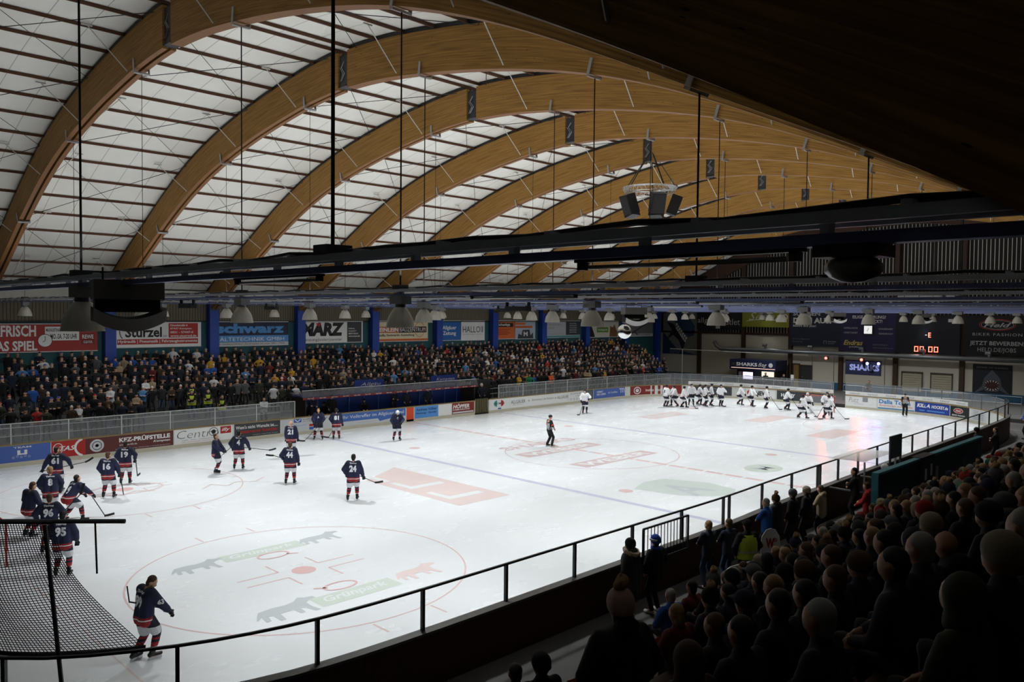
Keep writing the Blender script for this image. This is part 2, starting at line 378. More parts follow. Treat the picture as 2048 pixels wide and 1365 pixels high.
# ---------------------------------------------------------------- boards, kick strip, ledge
board_m = mat('board_plastic', S('cfd2cc'), .35, var=.06, scale=2)
dark_wood = line_mat('stained_cladding', S('3a1a0e'), S('150a06'), 0, .14, .012, .6)
rail_m = mat('board_rail', S('8d7747'), .5, var=.15, scale=4)
kick_m = mat('kick_strip', S('bdb7a2'), .4, var=.1, scale=3)
near_rail = mat('near_ledge', S('4b4a46'), .5)
endband = mat('end_band', S('dcdcda'), .4, var=.03)
hinge_dark = black
def strip(s0, s1, prof, name, m, parent=None, step=.6):
    """sweep a closed profile [(offset inward, z)] along the outline from s0 to s1"""
    mb = MB(); n = max(1, int(abs(s1-s0)/step)); k = len(prof); vs = []
    for i in range(n+1):
        p, d = rpos(s0+(s1-s0)*i/n); nn = Vector((-d.y, d.x))
        for (o, z) in prof: q = p+nn*o; vs.append((q.x, q.y, z))
    fs = [(i*k+j, i*k+(j+1) % k, (i+1)*k+(j+1) % k, (i+1)*k+j) for i in range(n) for j in range(k)]
    fs += [tuple(range(k))[::-1], tuple(n*k+j for j in range(k))]
    mb.add(vs, fs, m); return mb.build(name, None, parent)
def rectprof(a, b, z0, z1): return [(a, z0), (b, z0), (b, z1), (a, z1)]
s_nearL = rfind(1.2, 2.0); s_near0 = rfind(5.24, .12); s_n20 = rfind(21, .27); s_nearR = rfind(54, 1.4); s_endA = rfind(61, 10.5); s_endB = rfind(61, 17.0); s_endC = rfind(61, 14.15); s_cornR = rfind(58, 28.4); s_far53 = rfind(53.5, 29.95)
s_far37 = rfind(37.3, 30); s_far36 = rfind(36.0, 30); s_far22 = rfind(21.9, 30); s_farL = rfind(6, 29.9); s_leftend = rfind(0, 23)
segs = [('near', s_leftend-RT+.02, s_nearR-.02, 1.36, 'rink board of dark stained boarding along the near stand'),
        ('end', s_nearR, s_endC, 1.02, 'rink board around the right end corner below the scoreboard'),
        ('far', s_endC+.95, s_far37, 1.02, 'white rink board with adverts from the far goal to the gate'),
        ('bench', s_far36, s_leftend-.02, 1.02, 'rink board with adverts below benches and left far crowd')]
BOARDS = []
for nm, a, b, h, lab in segs:
    t = thing('rink_boards', lab, 'boards')
    strip(a, b, rectprof(-.1, 0, .18, h-.03), 'panel', board_m, t)
    strip(a, b, rectprof(-.1, .012, 0, .18), 'kick_strip', kick_m, t)
    strip(a, b, rectprof(-.14 if nm != 'near' else -.2, .02, h-.05, h), 'top_rail', near_rail if nm == 'near' else rail_m, t)
    if nm == 'near': strip(a, b, rectprof(-.16, -.1, 0, h-.05), 'cladding', dark_wood, t)
    else: strip(a, b, rectprof(-.13, -.1, 0, h-.05), 'back_cladding', mat('grey_cladding', S('55585a'), .6), t)
    BOARDS.append(t)
# ---------------------------------------------------------------- protective glass
glass = glass_mat('scratched_glass', (.5, .52, .53), .16, .15); nglass = glass_mat('near_glass', (.9, .92, .93), .05, .05)
frame_n = mat('near_glass_frame', S('2a2a2a'), .45, .3); frame_f = mat('far_glass_frame', S('b9bbb8'), .4, .4)
def glass_run(s0, s1, z0, z1, spacing, fm, gm, label, posts=None, w=.05):
    t = thing('protective_glass', label, 'glass screen')
    n = max(1, round(abs(s1-s0)/spacing)); ss = posts or [s0+(s1-s0)*i/n for i in range(n+1)]
    for i, s in enumerate(ss):
        p, d = rpos(s); mb = MB(); r = Matrix.Rotation(math.atan2(d.y, d.x), 3, 'Z')
        nn = Vector((-d.y, d.x, 0)); c = Vector((p.x, p.y, 0))-nn*.05
        mb.box(c+Vector((0, 0, (z0+z1)/2)), (w, w*1.1, z1-z0), fm, r); mb.build('post', None, t)
        if i < len(ss)-1:
            a, b = s, ss[i+1]; strip(a, b, rectprof(-.056, -.044, z0, z1-.02), 'pane', gm, t, .5)
            strip(a, b, rectprof(-.075, -.03, z1-.03, z1+.01), 'top_bar', fm, t, .5)
    return t
def ss(xs, y): return [rfind(x, y) for x in xs]
near_posts = [s_nearL-3.4, s_nearL-1.7, rfind(1.2, 2.0), rfind(3.14, .65)]+ss([5.24, 7.36, 9.48, 11.58, 13.75, 15.86, 17.95, 18.25, 20.4, 22.5], .1)+ss([24.5, 24.8, 26.3], .4)+ss([28.2, 30.3, 32.4, 34.5, 36.6, 38.7, 40.8, 42.9, 45.0, 47.1, 49.2, 51.3], .7)+[rfind(53.4, 1.3), rfind(55.4, 1.95)]
glass_run(0, 0, 1.36, 2.13, 2, frame_n, nglass, 'near glass screen with dark frame in front of the near stand', sorted(near_posts), .06)
glass_run(rfind(55.4, 1.95), s_endC, 1.02, 2.0, 1.9, mat('end_glass_frame', S('777a7c'), .4, .4), glass, 'curved glass screen around the right end corner of the rink')
glass_run(s_endC+.95, s_far53, 1.02, 2.0, 2.2, mat('end_glass_frame', S('777a7c')), glass, 'glass screen behind the far goal and left end corner')
glass_run(s_far53, rfind(38.3, 30), 1.02, 1.97, 2.45, frame_f, glass, 'glass screen below the right part of the far crowd')
glass_run(s_far22, rfind(3.0, 29), 1.02, 1.97, 2.36, frame_f, glass, 'glass screen below the left part of the far crowd')
# white advertising band above the end boards
t = thing('advert_band', 'white advertising band along the end glass above the boards', 'advert band')
for a, b in ((rfind(59.2, 5.0), s_endC), (s_endC+.95, rfind(59.0, 27.2))):
    strip(a, b, rectprof(-.03, -.02, 1.06, 1.34), 'band', endband, t)
    A = Art(rmap(b), .5); L_ = b-a; n = int(L_/1.3)
    for i in range(n): A.text('Edelweiß', .35+i*L_/n, 1.13, .35+i*L_/n+.75, 1.27, pG, .0, .3, o=-.01)
    A.build('lettering', t)
# ---------------------------------------------------------------- adverts on the boards (read from the ice, s runs to the right)
def board_ad(name_label, x0, x1, draw, y=30, s_start=None, width=None, bg=pW, z0=.2, z1=.96):
    s0 = rfind(x0, y) if s_start is None else s_start
    W_ = (x1-x0) if width is None else width
    t = thing('board_advert', name_label, 'advert')
    A = Art(rmap(s0), .5); A.o = .006; A.rect(0, z0, W_, z1, bg); A.build('panel', t)
    B = Art(rmap(s0), .5); B.o = .009
    def U(u, v): return (u*W_, z0+v*(z1-z0))
    draw(B, W_, z0, z1-z0)
    if B.mb.f: B.build('lettering', t)
    return t
def txt(B, s, u0, v0, u1, v1, m, W_, z0, h, **k): B.text(s, u0*W_, z0+v0*h, u1*W_, z0+v1*h, m, **k)
def d_team(B, W, z, h):
    txt(B, 'TEAM', .62, .82, .8, .92, pW, W, z, h); B.rect(.66*W, z+.42*h, .76*W, z+.7*h, pW, .012); B.rect(.69*W, z+.5*h, .73*W, z+.7*h, pBB, .015)
    for i in range(5): B.ell((.62+.04*i)*W, z+(.3 if i % 2 else .24)*h+.03, .045, .045, pW, .01)
    txt(B, 'nabel', .02, .38, .2, .56, pW, W, z, h); txt(B, '0831 571057', .02, .16, .3, .28, pLG, W, z, h)
board_ad('blue board advert at the left edge of the photo', 5.2, 9.2, d_team, bg=pBB)
def d_tas(B, W, z, h):
    B.rect(0, z, .26*W, z+h, pR, .010); B.ell(.26*W, z+.5*h, .5, .6*h, pW, .1, n=24, a0=PI*.6, a1=PI*1.4)
    B.ell(.35*W, z+.5*h, .32, .4*h, pLG); B.ell(.35*W, z+.5*h, .22, .28*h, pG, .03); B.ell(.35*W, z+.5*h, .08, .1*h, pBr)
    for k in range(10): B.line([(.35*W+.1*math.cos(k*.628), z+.5*h+.12*h*math.sin(k*.628)), (.35*W+.28*math.cos(k*.628), z+.5*h+.35*h*math.sin(k*.628))], .02, pG)
    txt(B, 'TAS', .06, .38, .18, .68, pW, W, z, h, shear=.3)
    B.ell(.05*W, z+.55*h, .22, .34*h, pW, .03)
    txt(B, 'KFZ-PRÜFSTELLE', .53, .55, .97, .9, pW, W, z, h, bold=.04); txt(B, 'Kempten', .82, .3, .97, .48, pW, W, z, h, shear=.3)
    txt(B, 'www.tas-kfz.de', .53, .32, .68, .44, pLG, W, z, h); txt(B, 'Hauptuntersuchung | Gutachten | Schadengutachten', .5, .06, .97, .15, pLG, W, z, h, bold=0)
board_ad('dark red board advert with wheel picture', 9.25, 14.9, d_tas, bg=pBr)
def d_centro(B, W, z, h):
    txt(B, 'Centro', .04, .35, .75, .9, pDG, W, z, h, bold=-.02, shear=.2); B.ell(.66*W, z+.64*h, .26, .3*h, pDG, .03); B.ell(.66*W, z+.64*h, .12, .15*h, pK)
    B.rect(.78*W, z+.45*h, .97*W, z+.95*h, pR, .012); txt(B, 'illy', .8, .55, .95, .85, pW, W, z, h, shear=.3, o=.016)
    txt(B, 'cafe  bar  restaurant', .12, .2, .7, .28, pG, W, z, h, bold=0); txt(B, 'Gerberstraße Kempten Tel.', .12, .06, .8, .13, pO, W, z, h, bold=0)
board_ad('white board advert with black script lettering and red square', 14.95, 18.1, d_centro)
def d_kohler(B, W, z, h):
    txt(B, "Wem's nicht Wurscht ist.....", .03, .6, .94, .85, pW, W, z, h); txt(B, 'Metzgerei Kohler', .06, .22, .95, .52, pR, W, z, h, bold=.03)
    txt(B, 'Kempten  Sankt Mang  Durach', .4, .08, .94, .15, pLG, W, z, h, bold=0)
board_ad('black board advert with white and red lettering', 18.15, 20.9, d_kohler, bg=pDG)
def d_raiff(B, W, z, h):
    B.rect(.25*W, z+.68*h, .4*W, z+.95*h, pB, .012); B.line([(.27*W, z+.9*h), (.325*W, z+.74*h), (.38*W, z+.9*h)], .05, pW, .016)
    txt(B, 'Raiffeisenbank', .43, .82, .85, .94, pG, W, z, h); txt(B, 'im Allgäuer Land', .43, .66, .85, .77, pG, W, z, h)
    B.rect(.56*W, z+.3*h, .72*W, z+.48*h, pR, .012); B.rect(.56*W, z+.04*h, .68*W, z+.24*h, pB, .012)
    B.line([(.25*W, z+.5*h), (.35*W, z+.4*h), (.5*W, z+.48*h)], .02, pLB)
board_ad('white board advert behind the captain near the bench gate', 20.95, 24.2, d_raiff, bg=pLG)
def d_volk(B, W, z, h):
    B.rect(0, z, W, z+.36*h, pLG, .010); B.poly([(.55*W, z+.38*h), (.58*W, z+.12*h), (.95*W, z+.42*h)], pBlueB, .012)
    txt(B, 'Ihr Volltreffer im Allgäuer Land', .02, .5, .97, .85, pW, W, z, h, bold=0); txt(B, 'www.rb-allgaeuerland.de', .22, .14, .53, .22, pG, W, z, h, bold=0)
pBlueB = P('bank_blue', '3f66ad')
board_ad('blue board advert with white slogan below the players bench', 25.0, 29.85, d_volk, bg=pBlueB)
t = thing('board_advert', 'orange red upright stripe on the boards at the centre line', 'advert'); A = Art(rmap(rfind(29.95, 30)), .5); A.rect(0, .05, .6, 1.0, mat('orange_stripe', S('d2481e'), .5), .012); A.build('stripe', t)
def d_volker(B, W, z, h):
    B.rect(0, z, .64*W, z+h, pLB, .010); txt(B, 'Andreas Völker', .04, .62, .6, .86, pNavy, W, z, h); txt(B, 'Heizung - Sanitär', .04, .3, .6, .52, pNavy, W, z, h)
board_ad('pale blue and white board advert right of the orange stripe', 30.65, 33.8, d_volker)
def d_hopf(B, W, z, h):
    txt(B, 'HÖPFER', .04, .5, .78, .92, pW, W, z, h, bold=.04, shear=.2); txt(B, 'KOMMUNIKATION', .04, .32, .78, .46, pW, W, z, h); B.rect(.03*W, z+.06*h, .97*W, z+.2*h, pLG, .012)
board_ad('dark red board advert left of the bench gate', 33.85, 35.9, d_hopf, bg=pDR)
def d_domo(B, W, z, h):
    B.ell(.45*W, z+.58*h, .5, .33*h, pW, o=.012); B.poly([(.18*W, z+.58*h), (.24*W, z+.8*h), (.35*W, z+.9*h), (.35*W, z+.26*h), (.24*W, z+.36*h)], pTeal, .016)
    B.poly([(.55*W, z+.9*h), (.66*W, z+.8*h), (.72*W, z+.58*h), (.66*W, z+.36*h), (.55*W, z+.26*h)], pR, .016); txt(B, 'DOMO', .24, .48, .66, .68, pDG, W, z, h, o=.02)
    B.rect(.4*W, z+.02*h, .56*W, z+.16*h, pBB, .012)
board_ad('white board advert with green and red oval', 37.4, 39.4, d_domo)
def d_brau(B, W, z, h):
    txt(B, 'ALLGÄUER', .02, .4, .25, .8, pDG, W, z, h, bold=0); txt(B, 'BRAUHAUS AG', .05, .25, .22, .33, pG, W, z, h, bold=0)
    txt(B, 'Braumeistern aus Kempten', .36, .42, .74, .7, pDG, W, z, h, bold=-.01, shear=.35); txt(B, 'ALLGÄUER', .8, .42, 1.0, .8, pDG, W, z, h, bold=0)
    B.ell(.31*W, z+.55*h, .06, .06, pG); B.ell(.77*W, z+.55*h, .06, .06, pG)
board_ad('long white board advert with brewery lettering', 39.45, 46.0, d_brau)
def d_schn(B, W, z, h):
    txt(B, 'SCHNURSE', .1, .7, .9, .92, pG, W, z, h, bold=0); txt(B, 'Optik', .4, .45, .9, .62, pG, W, z, h, bold=0, shear=.3)
    for i in range(5): B.ell((.14+.18*i)*W, z+.22*h, .09, .09, pG, .03)
board_ad('white board advert with five small round symbols', 46.05, 48.1, d_schn)
def d_list(B, W, z, h):
    for i in range(6): B.rect(.12*W, z+(.12+.14*i)*h, .88*W, z+(.17+.14*i)*h, pG, .012)
board_ad('small dark grey board advert beside blue one', 48.15, 49.1, d_list, bg=pDG)
def d_heimat(B, W, z, h):
    txt(B, 'HEIMAT', .1, .62, .3, .82, pW, W, z, h); txt(B, 'NEU LEBEN', .1, .34, .38, .54, pW, W, z, h); txt(B, 'die Sozialbau', .46, .45, .76, .65, pW, W, z, h, bold=0)
    for i in range(3): B.line([((.82+.05*i)*W, z+.88*h), ((.87+.05*i)*W, z+.8*h), ((.87+.05*i)*W, z+.4*h)], .06, pW)
board_ad('blue board advert with white zigzag mark', 49.15, 53.3, d_heimat, bg=pBB)
def d_redc(B, W, z, h):
    B.ell(.16*W, z+.5*h, .42, .42*h, pW, .08); B.ell(.16*W, z+.5*h, .2, .2*h, pW)
    for i in range(3): txt(B, 'brauhaus', .34+.2*i, .35, .5+.2*i, .65, pW, W, z, h)
board_ad('red board advert with white ring in the corner', 0, 0, d_redc, s_start=rfind(54.0, 29.9), width=5.3, bg=pDR)
def d_none(B, W, z, h):
    B.line([(.1*W, z+.2*h), (.5*W, z+.8*h), (.9*W, z+.3*h)], .05, pG)
s_c = rfind(59.3, 26.9)
board_ad('dark grey board advert behind the white shirted group', 0, 0, d_none, s_start=s_c, width=3.3, bg=pDG)
def d_news(B, W, z, h):
    B.ell(.3*W, z+.5*h, .25, .3*h, pR); txt(B, 'NEWS', .45, .25, .85, .75, pK, W, z, h, bold=.05)
board_ad('white board advert with black capitals left of far goal', 0, 0, d_news, s_start=rfind(60.7, 23.2), width=3.2)
def d_happ(B, W, z, h):
    txt(B, 'HAPPY', .08, .35, .34, .72, pW, W, z, h, bold=.05); txt(B, 'ZAHN', .45, .6, .75, .8, pR, W, z, h); B.rect(.8*W, z+.25*h, .92*W, z+.8*h, pLG, .012); B.rect(.83*W, z+.35*h, .89*W, z+.7*h, pK, .016)
board_ad('dark board advert directly behind the far goal', 0, 0, d_happ, s_start=rfind(61, 19.9), width=4.75, bg=pDG)
def d_putz(B, W, z, h):
    txt(B, 'Putz', .1, .4, .42, .88, pDG, W, z, h, bold=-.02, shear=.3); txt(B, 'der Kempten', .28, .2, .6, .3, pG, W, z, h, bold=0); B.rect(.55*W, z+.5*h, .72*W, z+.95*h, pG, .012)
board_ad('white board advert with handwritten name right of end gate', 0, 0, d_putz, s_start=s_endC-.05, width=2.35)
def d_dalla(B, W, z, h):
    txt(B, 'Dalla Torre', .03, .5, .9, .92, pLB2, W, z, h, bold=.03); txt(B, 'Bodenbeläge und Parkett', .04, .2, .95, .42, pO, W, z, h, bold=0, shear=.3); B.rect(0, z, W, z+.1*h, pLB2, .012)
pLB2 = P('sky_blue', '2f7fc0')
board_ad('white board advert with sky blue name behind the linesman', 0, 0, d_dalla, s_start=s_endC-2.5, width=2.7)
def d_killa(B, W, z, h):
    txt(B, 'KILLA', .05, .5, .42, .86, pW, W, z, h, bold=.05, shear=.25); txt(B, 'HOCKEY.de', .46, .5, .95, .8, pW, W, z, h, bold=.04, shear=.2); B.rect(.12*W, z+.16*h, .85*W, z+.28*h, pLB, .012)
board_ad('bright blue board advert right of the linesman', 0, 0, d_killa, s_start=s_endC-5.25, width=2.7, bg=P('royal', '1c3c98'))
def d_held(B, W, z, h):
    B.ell(.42*W, z+.6*h, .42, .24*h, pR); B.ell(.42*W, z+.6*h, .42, .24*h, pW, .03, o=.02); txt(B, 'Held', .28, .5, .56, .7, pW, W, z, h, shear=.3, o=.022); txt(B, 'BIKER FASHION', .1, .1, .8, .24, pW, W, z, h)
board_ad('black board advert with red oval in right corner', 0, 0, d_held, s_start=s_endC-8.0, width=1.7, bg=pK)
board_ad('pale board advert at the far right corner beyond black one', 0, 0, d_list, s_start=s_endC-9.9, width=1.6, bg=pLG)
# gates in the boards
gm = MB(); gp = rpos(s_endC)[0]
# ---------------------------------------------------------------- hall shell
YW, YN, XE = 40.0, -12.4, 73.3
YC = 14.2
LOWER = [(0, 15.42), (2, 15.36), (4, 15.12), (7, 14.68), (9.2, 14.22), (11, 13.8), (12.7, 13.28), (14.2, 12.72), (15.7, 12.08), (17.5, 11.22), (19.2, 10.35), (21.2, 9.36), (22.2, 8.9), (24.55, 7.6), (26.6, 6.4)]
def lowz(d):
    d = abs(d)
    for (a, za), (b, zb) in zip(LOWER, LOWER[1:]):
        if d <= b: t = (d-a)/(b-a); return za+(zb-za)*t
    return LOWER[-1][1]
def smooth_low():
    # resample along the arc and smooth so that the glulam curve is fair
    pts = [(d*.4, lowz(d*.4)) for d in range(0, 67)]
    z = [p[1] for p in pts]
    for _ in range(14): z = [z[0]]+[(z[i-1]+2*z[i]+z[i+1])/4 for i in range(1, len(z)-1)]+[z[-1]]
    return [(pts[i][0], z[i]) for i in range(len(z))]
LOW = smooth_low()
def offset_curve(h):
    out = []
    for i, (d, z) in enumerate(LOW):
        a = LOW[max(i-1, 0)]; b = LOW[min(i+1, len(LOW)-1)]
        if i == 0: n = (0, 1)
        else:
            t = Vector((b[0]-a[0], b[1]-a[1])).normalized(); n = (-t.y, t.x)
        out.append((max(0, d+n[0]*h), z+n[1]*h))
    return out
def wood_material():
    m = mat('glulam', S('a9793f'), .6, var=0, spec=.2); nt = m.node_tree; b = nt.nodes['Principled BSDF']; L = nt.links.new
    tc = nt.nodes.new('ShaderNodeTexCoord'); uv = nt.nodes.new('ShaderNodeMapping'); uv.inputs['Scale'].default_value = (.6, 22, 1); L(tc.outputs['UV'], uv.inputs[0])
    n1 = nt.nodes.new('ShaderNodeTexNoise'); n1.inputs['Scale'].default_value = 1; n1.inputs['Detail'].default_value = 6; n1.inputs['Distortion'].default_value = .4; L(uv.outputs[0], n1.inputs[0])
    r = nt.nodes.new('ShaderNodeValToRGB'); r.color_ramp.elements[0].position = .3; r.color_ramp.elements[0].color = (*S('7f5b2b'), 1); r.color_ramp.elements[1].position = .68; r.color_ramp.elements[1].color = (*S('b48848'), 1); L(n1.outputs[0], r.inputs[0])
    # knots
    u2 = nt.nodes.new('ShaderNodeMapping'); u2.inputs['Scale'].default_value = (1.2, 6, 1); L(tc.outputs['UV'], u2.inputs[0])
    v = nt.nodes.new('ShaderNodeTexVoronoi'); v.inputs['Scale'].default_value = 1.5; L(u2.outputs[0], v.inputs[0])
    k = nt.nodes.new('ShaderNodeMath'); k.operation = 'LESS_THAN'; k.inputs[1].default_value = .07; L(v.outputs['Distance'], k.inputs[0])
    mx = nt.nodes.new('ShaderNodeMix'); mx.data_type = 'RGBA'; L(k.outputs[0], mx.inputs[0]); L(r.outputs[0], mx.inputs[6]); mx.inputs[7].default_value = (*S('3d2612'), 1)
    # laminations
    sp = nt.nodes.new('ShaderNodeSeparateXYZ'); L(tc.outputs['UV'], sp.inputs[0]); md = nt.nodes.new('ShaderNodeMath'); md.operation = 'MODULO'; md.inputs[1].default_value = .11; L(sp.outputs[1], md.inputs[0])
    lt = nt.nodes.new('ShaderNodeMath'); lt.operation = 'LESS_THAN'; lt.inputs[1].default_value = .008; L(md.outputs[0], lt.inputs[0]); ml = nt.nodes.new('ShaderNodeMath'); ml.operation = 'MULTIPLY'; ml.inputs[1].default_value = .35; L(lt.outputs[0], ml.inputs[0])
    m2 = nt.nodes.new('ShaderNodeMix'); m2.data_type = 'RGBA'; L(ml.outputs[0], m2.inputs[0]); L(mx.outputs[2], m2.inputs[6]); m2.inputs[7].default_value = (*S('6b4a26'), 1); L(m2.outputs[2], b.inputs['Base Color'])
    return m
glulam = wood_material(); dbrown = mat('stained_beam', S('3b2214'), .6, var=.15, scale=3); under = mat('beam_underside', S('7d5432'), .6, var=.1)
OUT = offset_curve(1.36); OUT2 = offset_curve(1.5)
def arch_half_mesh(sign, i0, twin, m):
    """one half of an arch in its own frame, x across the beam, origin on the hall axis"""
    mb = MB(); uvs = []
    lo, up = LOW, OUT; bands = [(-.22, -.05), (.05, .22)] if twin else [(-.18, .2)]
    idx = [i for i in range(len(lo)) if lo[i][0] >= i0]
    for (xa, xb) in bands:
        base = len(mb.v)
        arc = 0; first = True
        for q, i in enumerate(idx):
            if q: arc += math.hypot(lo[i][0]-lo[idx[q-1]][0], lo[i][1]-lo[idx[q-1]][1])
            for (x, c) in ((xa, lo), (xb, lo), (xb, up), (xa, up)):
                d = c[i][0] if q else i0
                mb.v.append((x, sign*d, c[i][1])); uvs.append((arc, 0 if c is lo else 1.36))
        n = len(idx)
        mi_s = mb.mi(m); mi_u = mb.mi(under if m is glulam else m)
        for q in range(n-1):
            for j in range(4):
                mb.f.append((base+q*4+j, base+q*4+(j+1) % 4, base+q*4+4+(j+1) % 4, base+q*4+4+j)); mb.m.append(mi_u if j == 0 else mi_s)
        mb.f.append(tuple(base+j for j in range(4))); mb.m.append(mi_s); mb.f.append(tuple(base+(n-1)*4+j for j in range(4))); mb.m.append(mi_s)
    if twin:      # filler block between the two members, set back from the underside
        pts = [(lo[i], up[i]) for i in idx]
        b0 = len(mb.v)
        for (l, u) in pts:
            for x in (-.05, .05):
                l2 = (l[0]+(u[0]-l[0])*.12, l[1]+(u[1]-l[1])*.12); mb.v.append((x, sign*l2[0], l2[1])); uvs.append((0, 0))
        mi = mb.mi(black)
        for q in range(len(pts)-1): mb.f.append((b0+2*q, b0+2*q+1, b0+2*q+3, b0+2*q+2)); mb.m.append(mi)
    b0 = len(mb.v); mk = mb.mi(black); xa, xb = bands[0][0]+.015, bands[-1][1]-.015
    for i in idx:
        for (x, c) in ((xa, up), (xb, up), (xb, OUT2), (xa, OUT2)): mb.v.append((x, sign*max(c[i][0], i0), c[i][1])); uvs.append((0, 0))
    for q in range(len(idx)-1):
        for j in (1, 3): mb.f.append((b0+q*4+j, b0+q*4+(j+1) % 4, b0+q*4+4+(j+1) % 4, b0+q*4+4+j)); mb.m.append(mk)
    me = mb.mesh('arch_half')
    ul = me.uv_layers.new(name='UVMap')
    for l in me.loops: ul.data[l.index].uv = uvs[l.vertex_index]
    return me
half_far = arch_half_mesh(1, .28, True, glulam); half_near = arch_half_mesh(-1, .28, False, glulam)
half_farE = arch_half_mesh(1, .28, False, dbrown); half_nearE = arch_half_mesh(-1, .28, False, dbrown)
white_steel = mat('white_steel', S('cfcfca'), .4, .3, var=.05)
ORD = ['nearest', 'second', 'third', 'fourth', 'fifth', 'sixth', 'seventh', 'eighth', 'ninth', 'tenth', 'eleventh', 'twelfth']
hp = MB(); hp.box((0, 0, 16.1), (.3, .5, 1.1), dsteel); hp.box((0, .05, 15.5), (.4, .62, .06), dsteel)
hp.tube([(-.17, .1, 15.7), (-.17, -.1, 15.95), (-.17, .12, 16.2), (-.17, -.05, 16.4)], .015, 4, steel); hp.tube([(-.17, .18, 15.7), (-.17, .0, 15.95), (-.17, .2, 16.2)], .012, 4, steel)
hp_me = hp.mesh('hinge')
br = MB(); br.box((-.26, 0, .12), (.02, .1, .42), steel); br.box((0, 0, -.12), (.5, .12, .05), steel); br.box((.24, 0, .0), (.02, .12, .24), steel); br_me = br.mesh('bracket')
def near_i(y): d = abs(y-YC); return min(range(len(LOW)), key=lambda i: abs(LOW[i][0]-d))
ROD_Y = (-4.8, 2.4, 9.6, 16.8, 24.1, 31.5)
for k in range(0, 12):
    t = thing('roof_arch', f'{ORD[k]} curved roof arch counted from the camera, {"dark stained against the end wall" if k == 11 else "pale laminated timber"}', 'roof beam', (XK(k), YC, 0), 0, 'roof arches')
    if k < 11:
        obj('far_half', half_far, t); obj('near_half', half_near, t); obj('hinge_plate', hp_me, t)
        for y in ROD_Y: b_ = obj('bracket', br_me, t, (0, y-YC, LOW[near_i(y)][1])); b_.rotation_euler = (math.atan2((LOW[near_i(y)-1][1]-LOW[near_i(y)+1][1])*(-1 if y < YC else 1)*-1, .8) if near_i(y) > 0 else 0, 0, 0)
        for sgn in (1, -1):
            for d in (3.2, 8.6, 13.8, 18.6, 22.6):
                i = min(range(len(LOW)), key=lambda i: abs(LOW[i][0]-d)); lo = LOW[i]; up = OUT[i]
                for dx in (-1, 1):
                    mb = MB(); a = (dx*.2, sgn*(lo[0]+.1), lo[1]+.08); b = (dx*1.45, sgn*(up[0]+.05), up[1]+.02)
                    mb.cyl(a, b, .018, None, 5, white_steel); mb.box(b, (.34, .06, .05), white_steel); mb.build('knee_brace', None, t)
    else:
        obj('far_half', half_farE, t); obj('near_half', half_nearE, t)
# roof skin, purlins and wind bracing
roof_m = line_mat('roof_sheet', S('eceae2'), S('b4b3ab'), 0, 1.28, .03, .7, off=-2.2, noise_amt=.05, spec=.2)
ROOF = offset_curve(1.52); ROOF2 = offset_curve(1.62)
mb = MB(); XS = [-10, XE+.3]
prof = [(-d, z) for d, z in reversed(ROOF)]+[(d, z) for d, z in ROOF[1:]]
prof2 = [(-d, z) for d, z in reversed(ROOF2)]+[(d, z) for d, z in ROOF2[1:]]
n = len(prof); vs = []
for x in XS:
    vs += [(x, YC+a, b) for a, b in prof]+[(x, YC+a, b) for a, b in prof2]
fs = []
for i in range(n-1): fs += [(i, i+1, 2*n+i+1, 2*n+i), (n+i, 3*n+i, 3*n+i+1, n+i+1)]
mb.add(vs, fs, roof_m); ceiling = mb.build('ceiling'); struct(ceiling)
purl_m = mat('purlin_timber', S('54331f'), .6, var=.15)
def arc_pts(curve, step, start=.0):
    out = []; acc = start; 
    for (a, b) in zip(curve, curve[1:]):
        L = math.hypot(b[0]-a[0], b[1]-a[1]); 
        while acc <= L: t = acc/L; out.append((a[0]+(b[0]-a[0])*t, a[1]+(b[1]-a[1])*t)); acc += step
        acc -= L
    return out
PUR = offset_curve(1.45); pp = arc_pts(PUR, 1.64, .35)
for sgn in (1, -1):
    for d, z in pp:
        if YC+sgn*d > YW or YC+sgn*d < YN: continue
        mb = MB(); x0, x1 = XS; mb.bar((x0, YC+sgn*d, z), (x1, YC+sgn*d, z), .05, .11, purl_m); mb.build('purlin', None, ceiling)
cable = mat('cable_steel', S('1c1c1c'), .5, .2)
BR = offset_curve(1.3); bp = arc_pts(BR, 1.64*4, .9)
for k in range(-1, 11):
    mb = MB()
    for sgn in (1, -1):
        for (a, b) in zip(bp, bp[1:]):
            if k % 1 == 0:
                mb.cyl((XK(k)+.2, YC+sgn*a[0], a[1]), (XK(k+1)-.2, YC+sgn*b[0], b[1]), .014, None, 4, cable)
                mb.cyl((XK(k)+.2, YC+sgn*b[0], b[1]), (XK(k+1)-.2, YC+sgn*a[0], a[1]), .014, None, 4, cable)
    mb.build('wind_bracing', None, ceiling)
# ---- far side wall with blue columns
clad = line_mat('weathered_boarding', S('6c6657'), S('2f2b24'), 0, .18, .03, .8, noise_amt=.3, nscale=(6, 1, .6))
teal = mat('teal_wall', S('23545c'), .7, var=.1, scale=.6); navy = mat('navy_paint', S('1c3470'), .5, var=.08); white_wall = mat('white_plaster', S('b9b5a6'), .8, var=.06, scale=.8)
mb = MB(); mb.box((31.5, YW+.15, 5.0), (84, .3, 2.9*2-1.0), teal); mb.box((31.5, YW+.15, 1.25), (84, .3, 2.5), teal); wf = mb.build('wall_far'); struct(wf)
mb = MB(); mb.box((31.5, YW+.02, 7.05), (84, .12, 1.25), clad); mb.build('trim_1'); struct(COL.objects['trim_1'])
mb = MB(); mb.box((31.5, YW+.03, 8.05), (84, .16, .75), mat('white_fascia', S('c9c7bd'), .7)); struct(mb.build('trim_2'))
mb = MB(); mb.box((31.5, YW-.06, 6.46), (84, .12, .1), black); struct(mb.build('trim_3'))
col_m = mat('blue_column', S('1f3f93'), .45, var=.06)
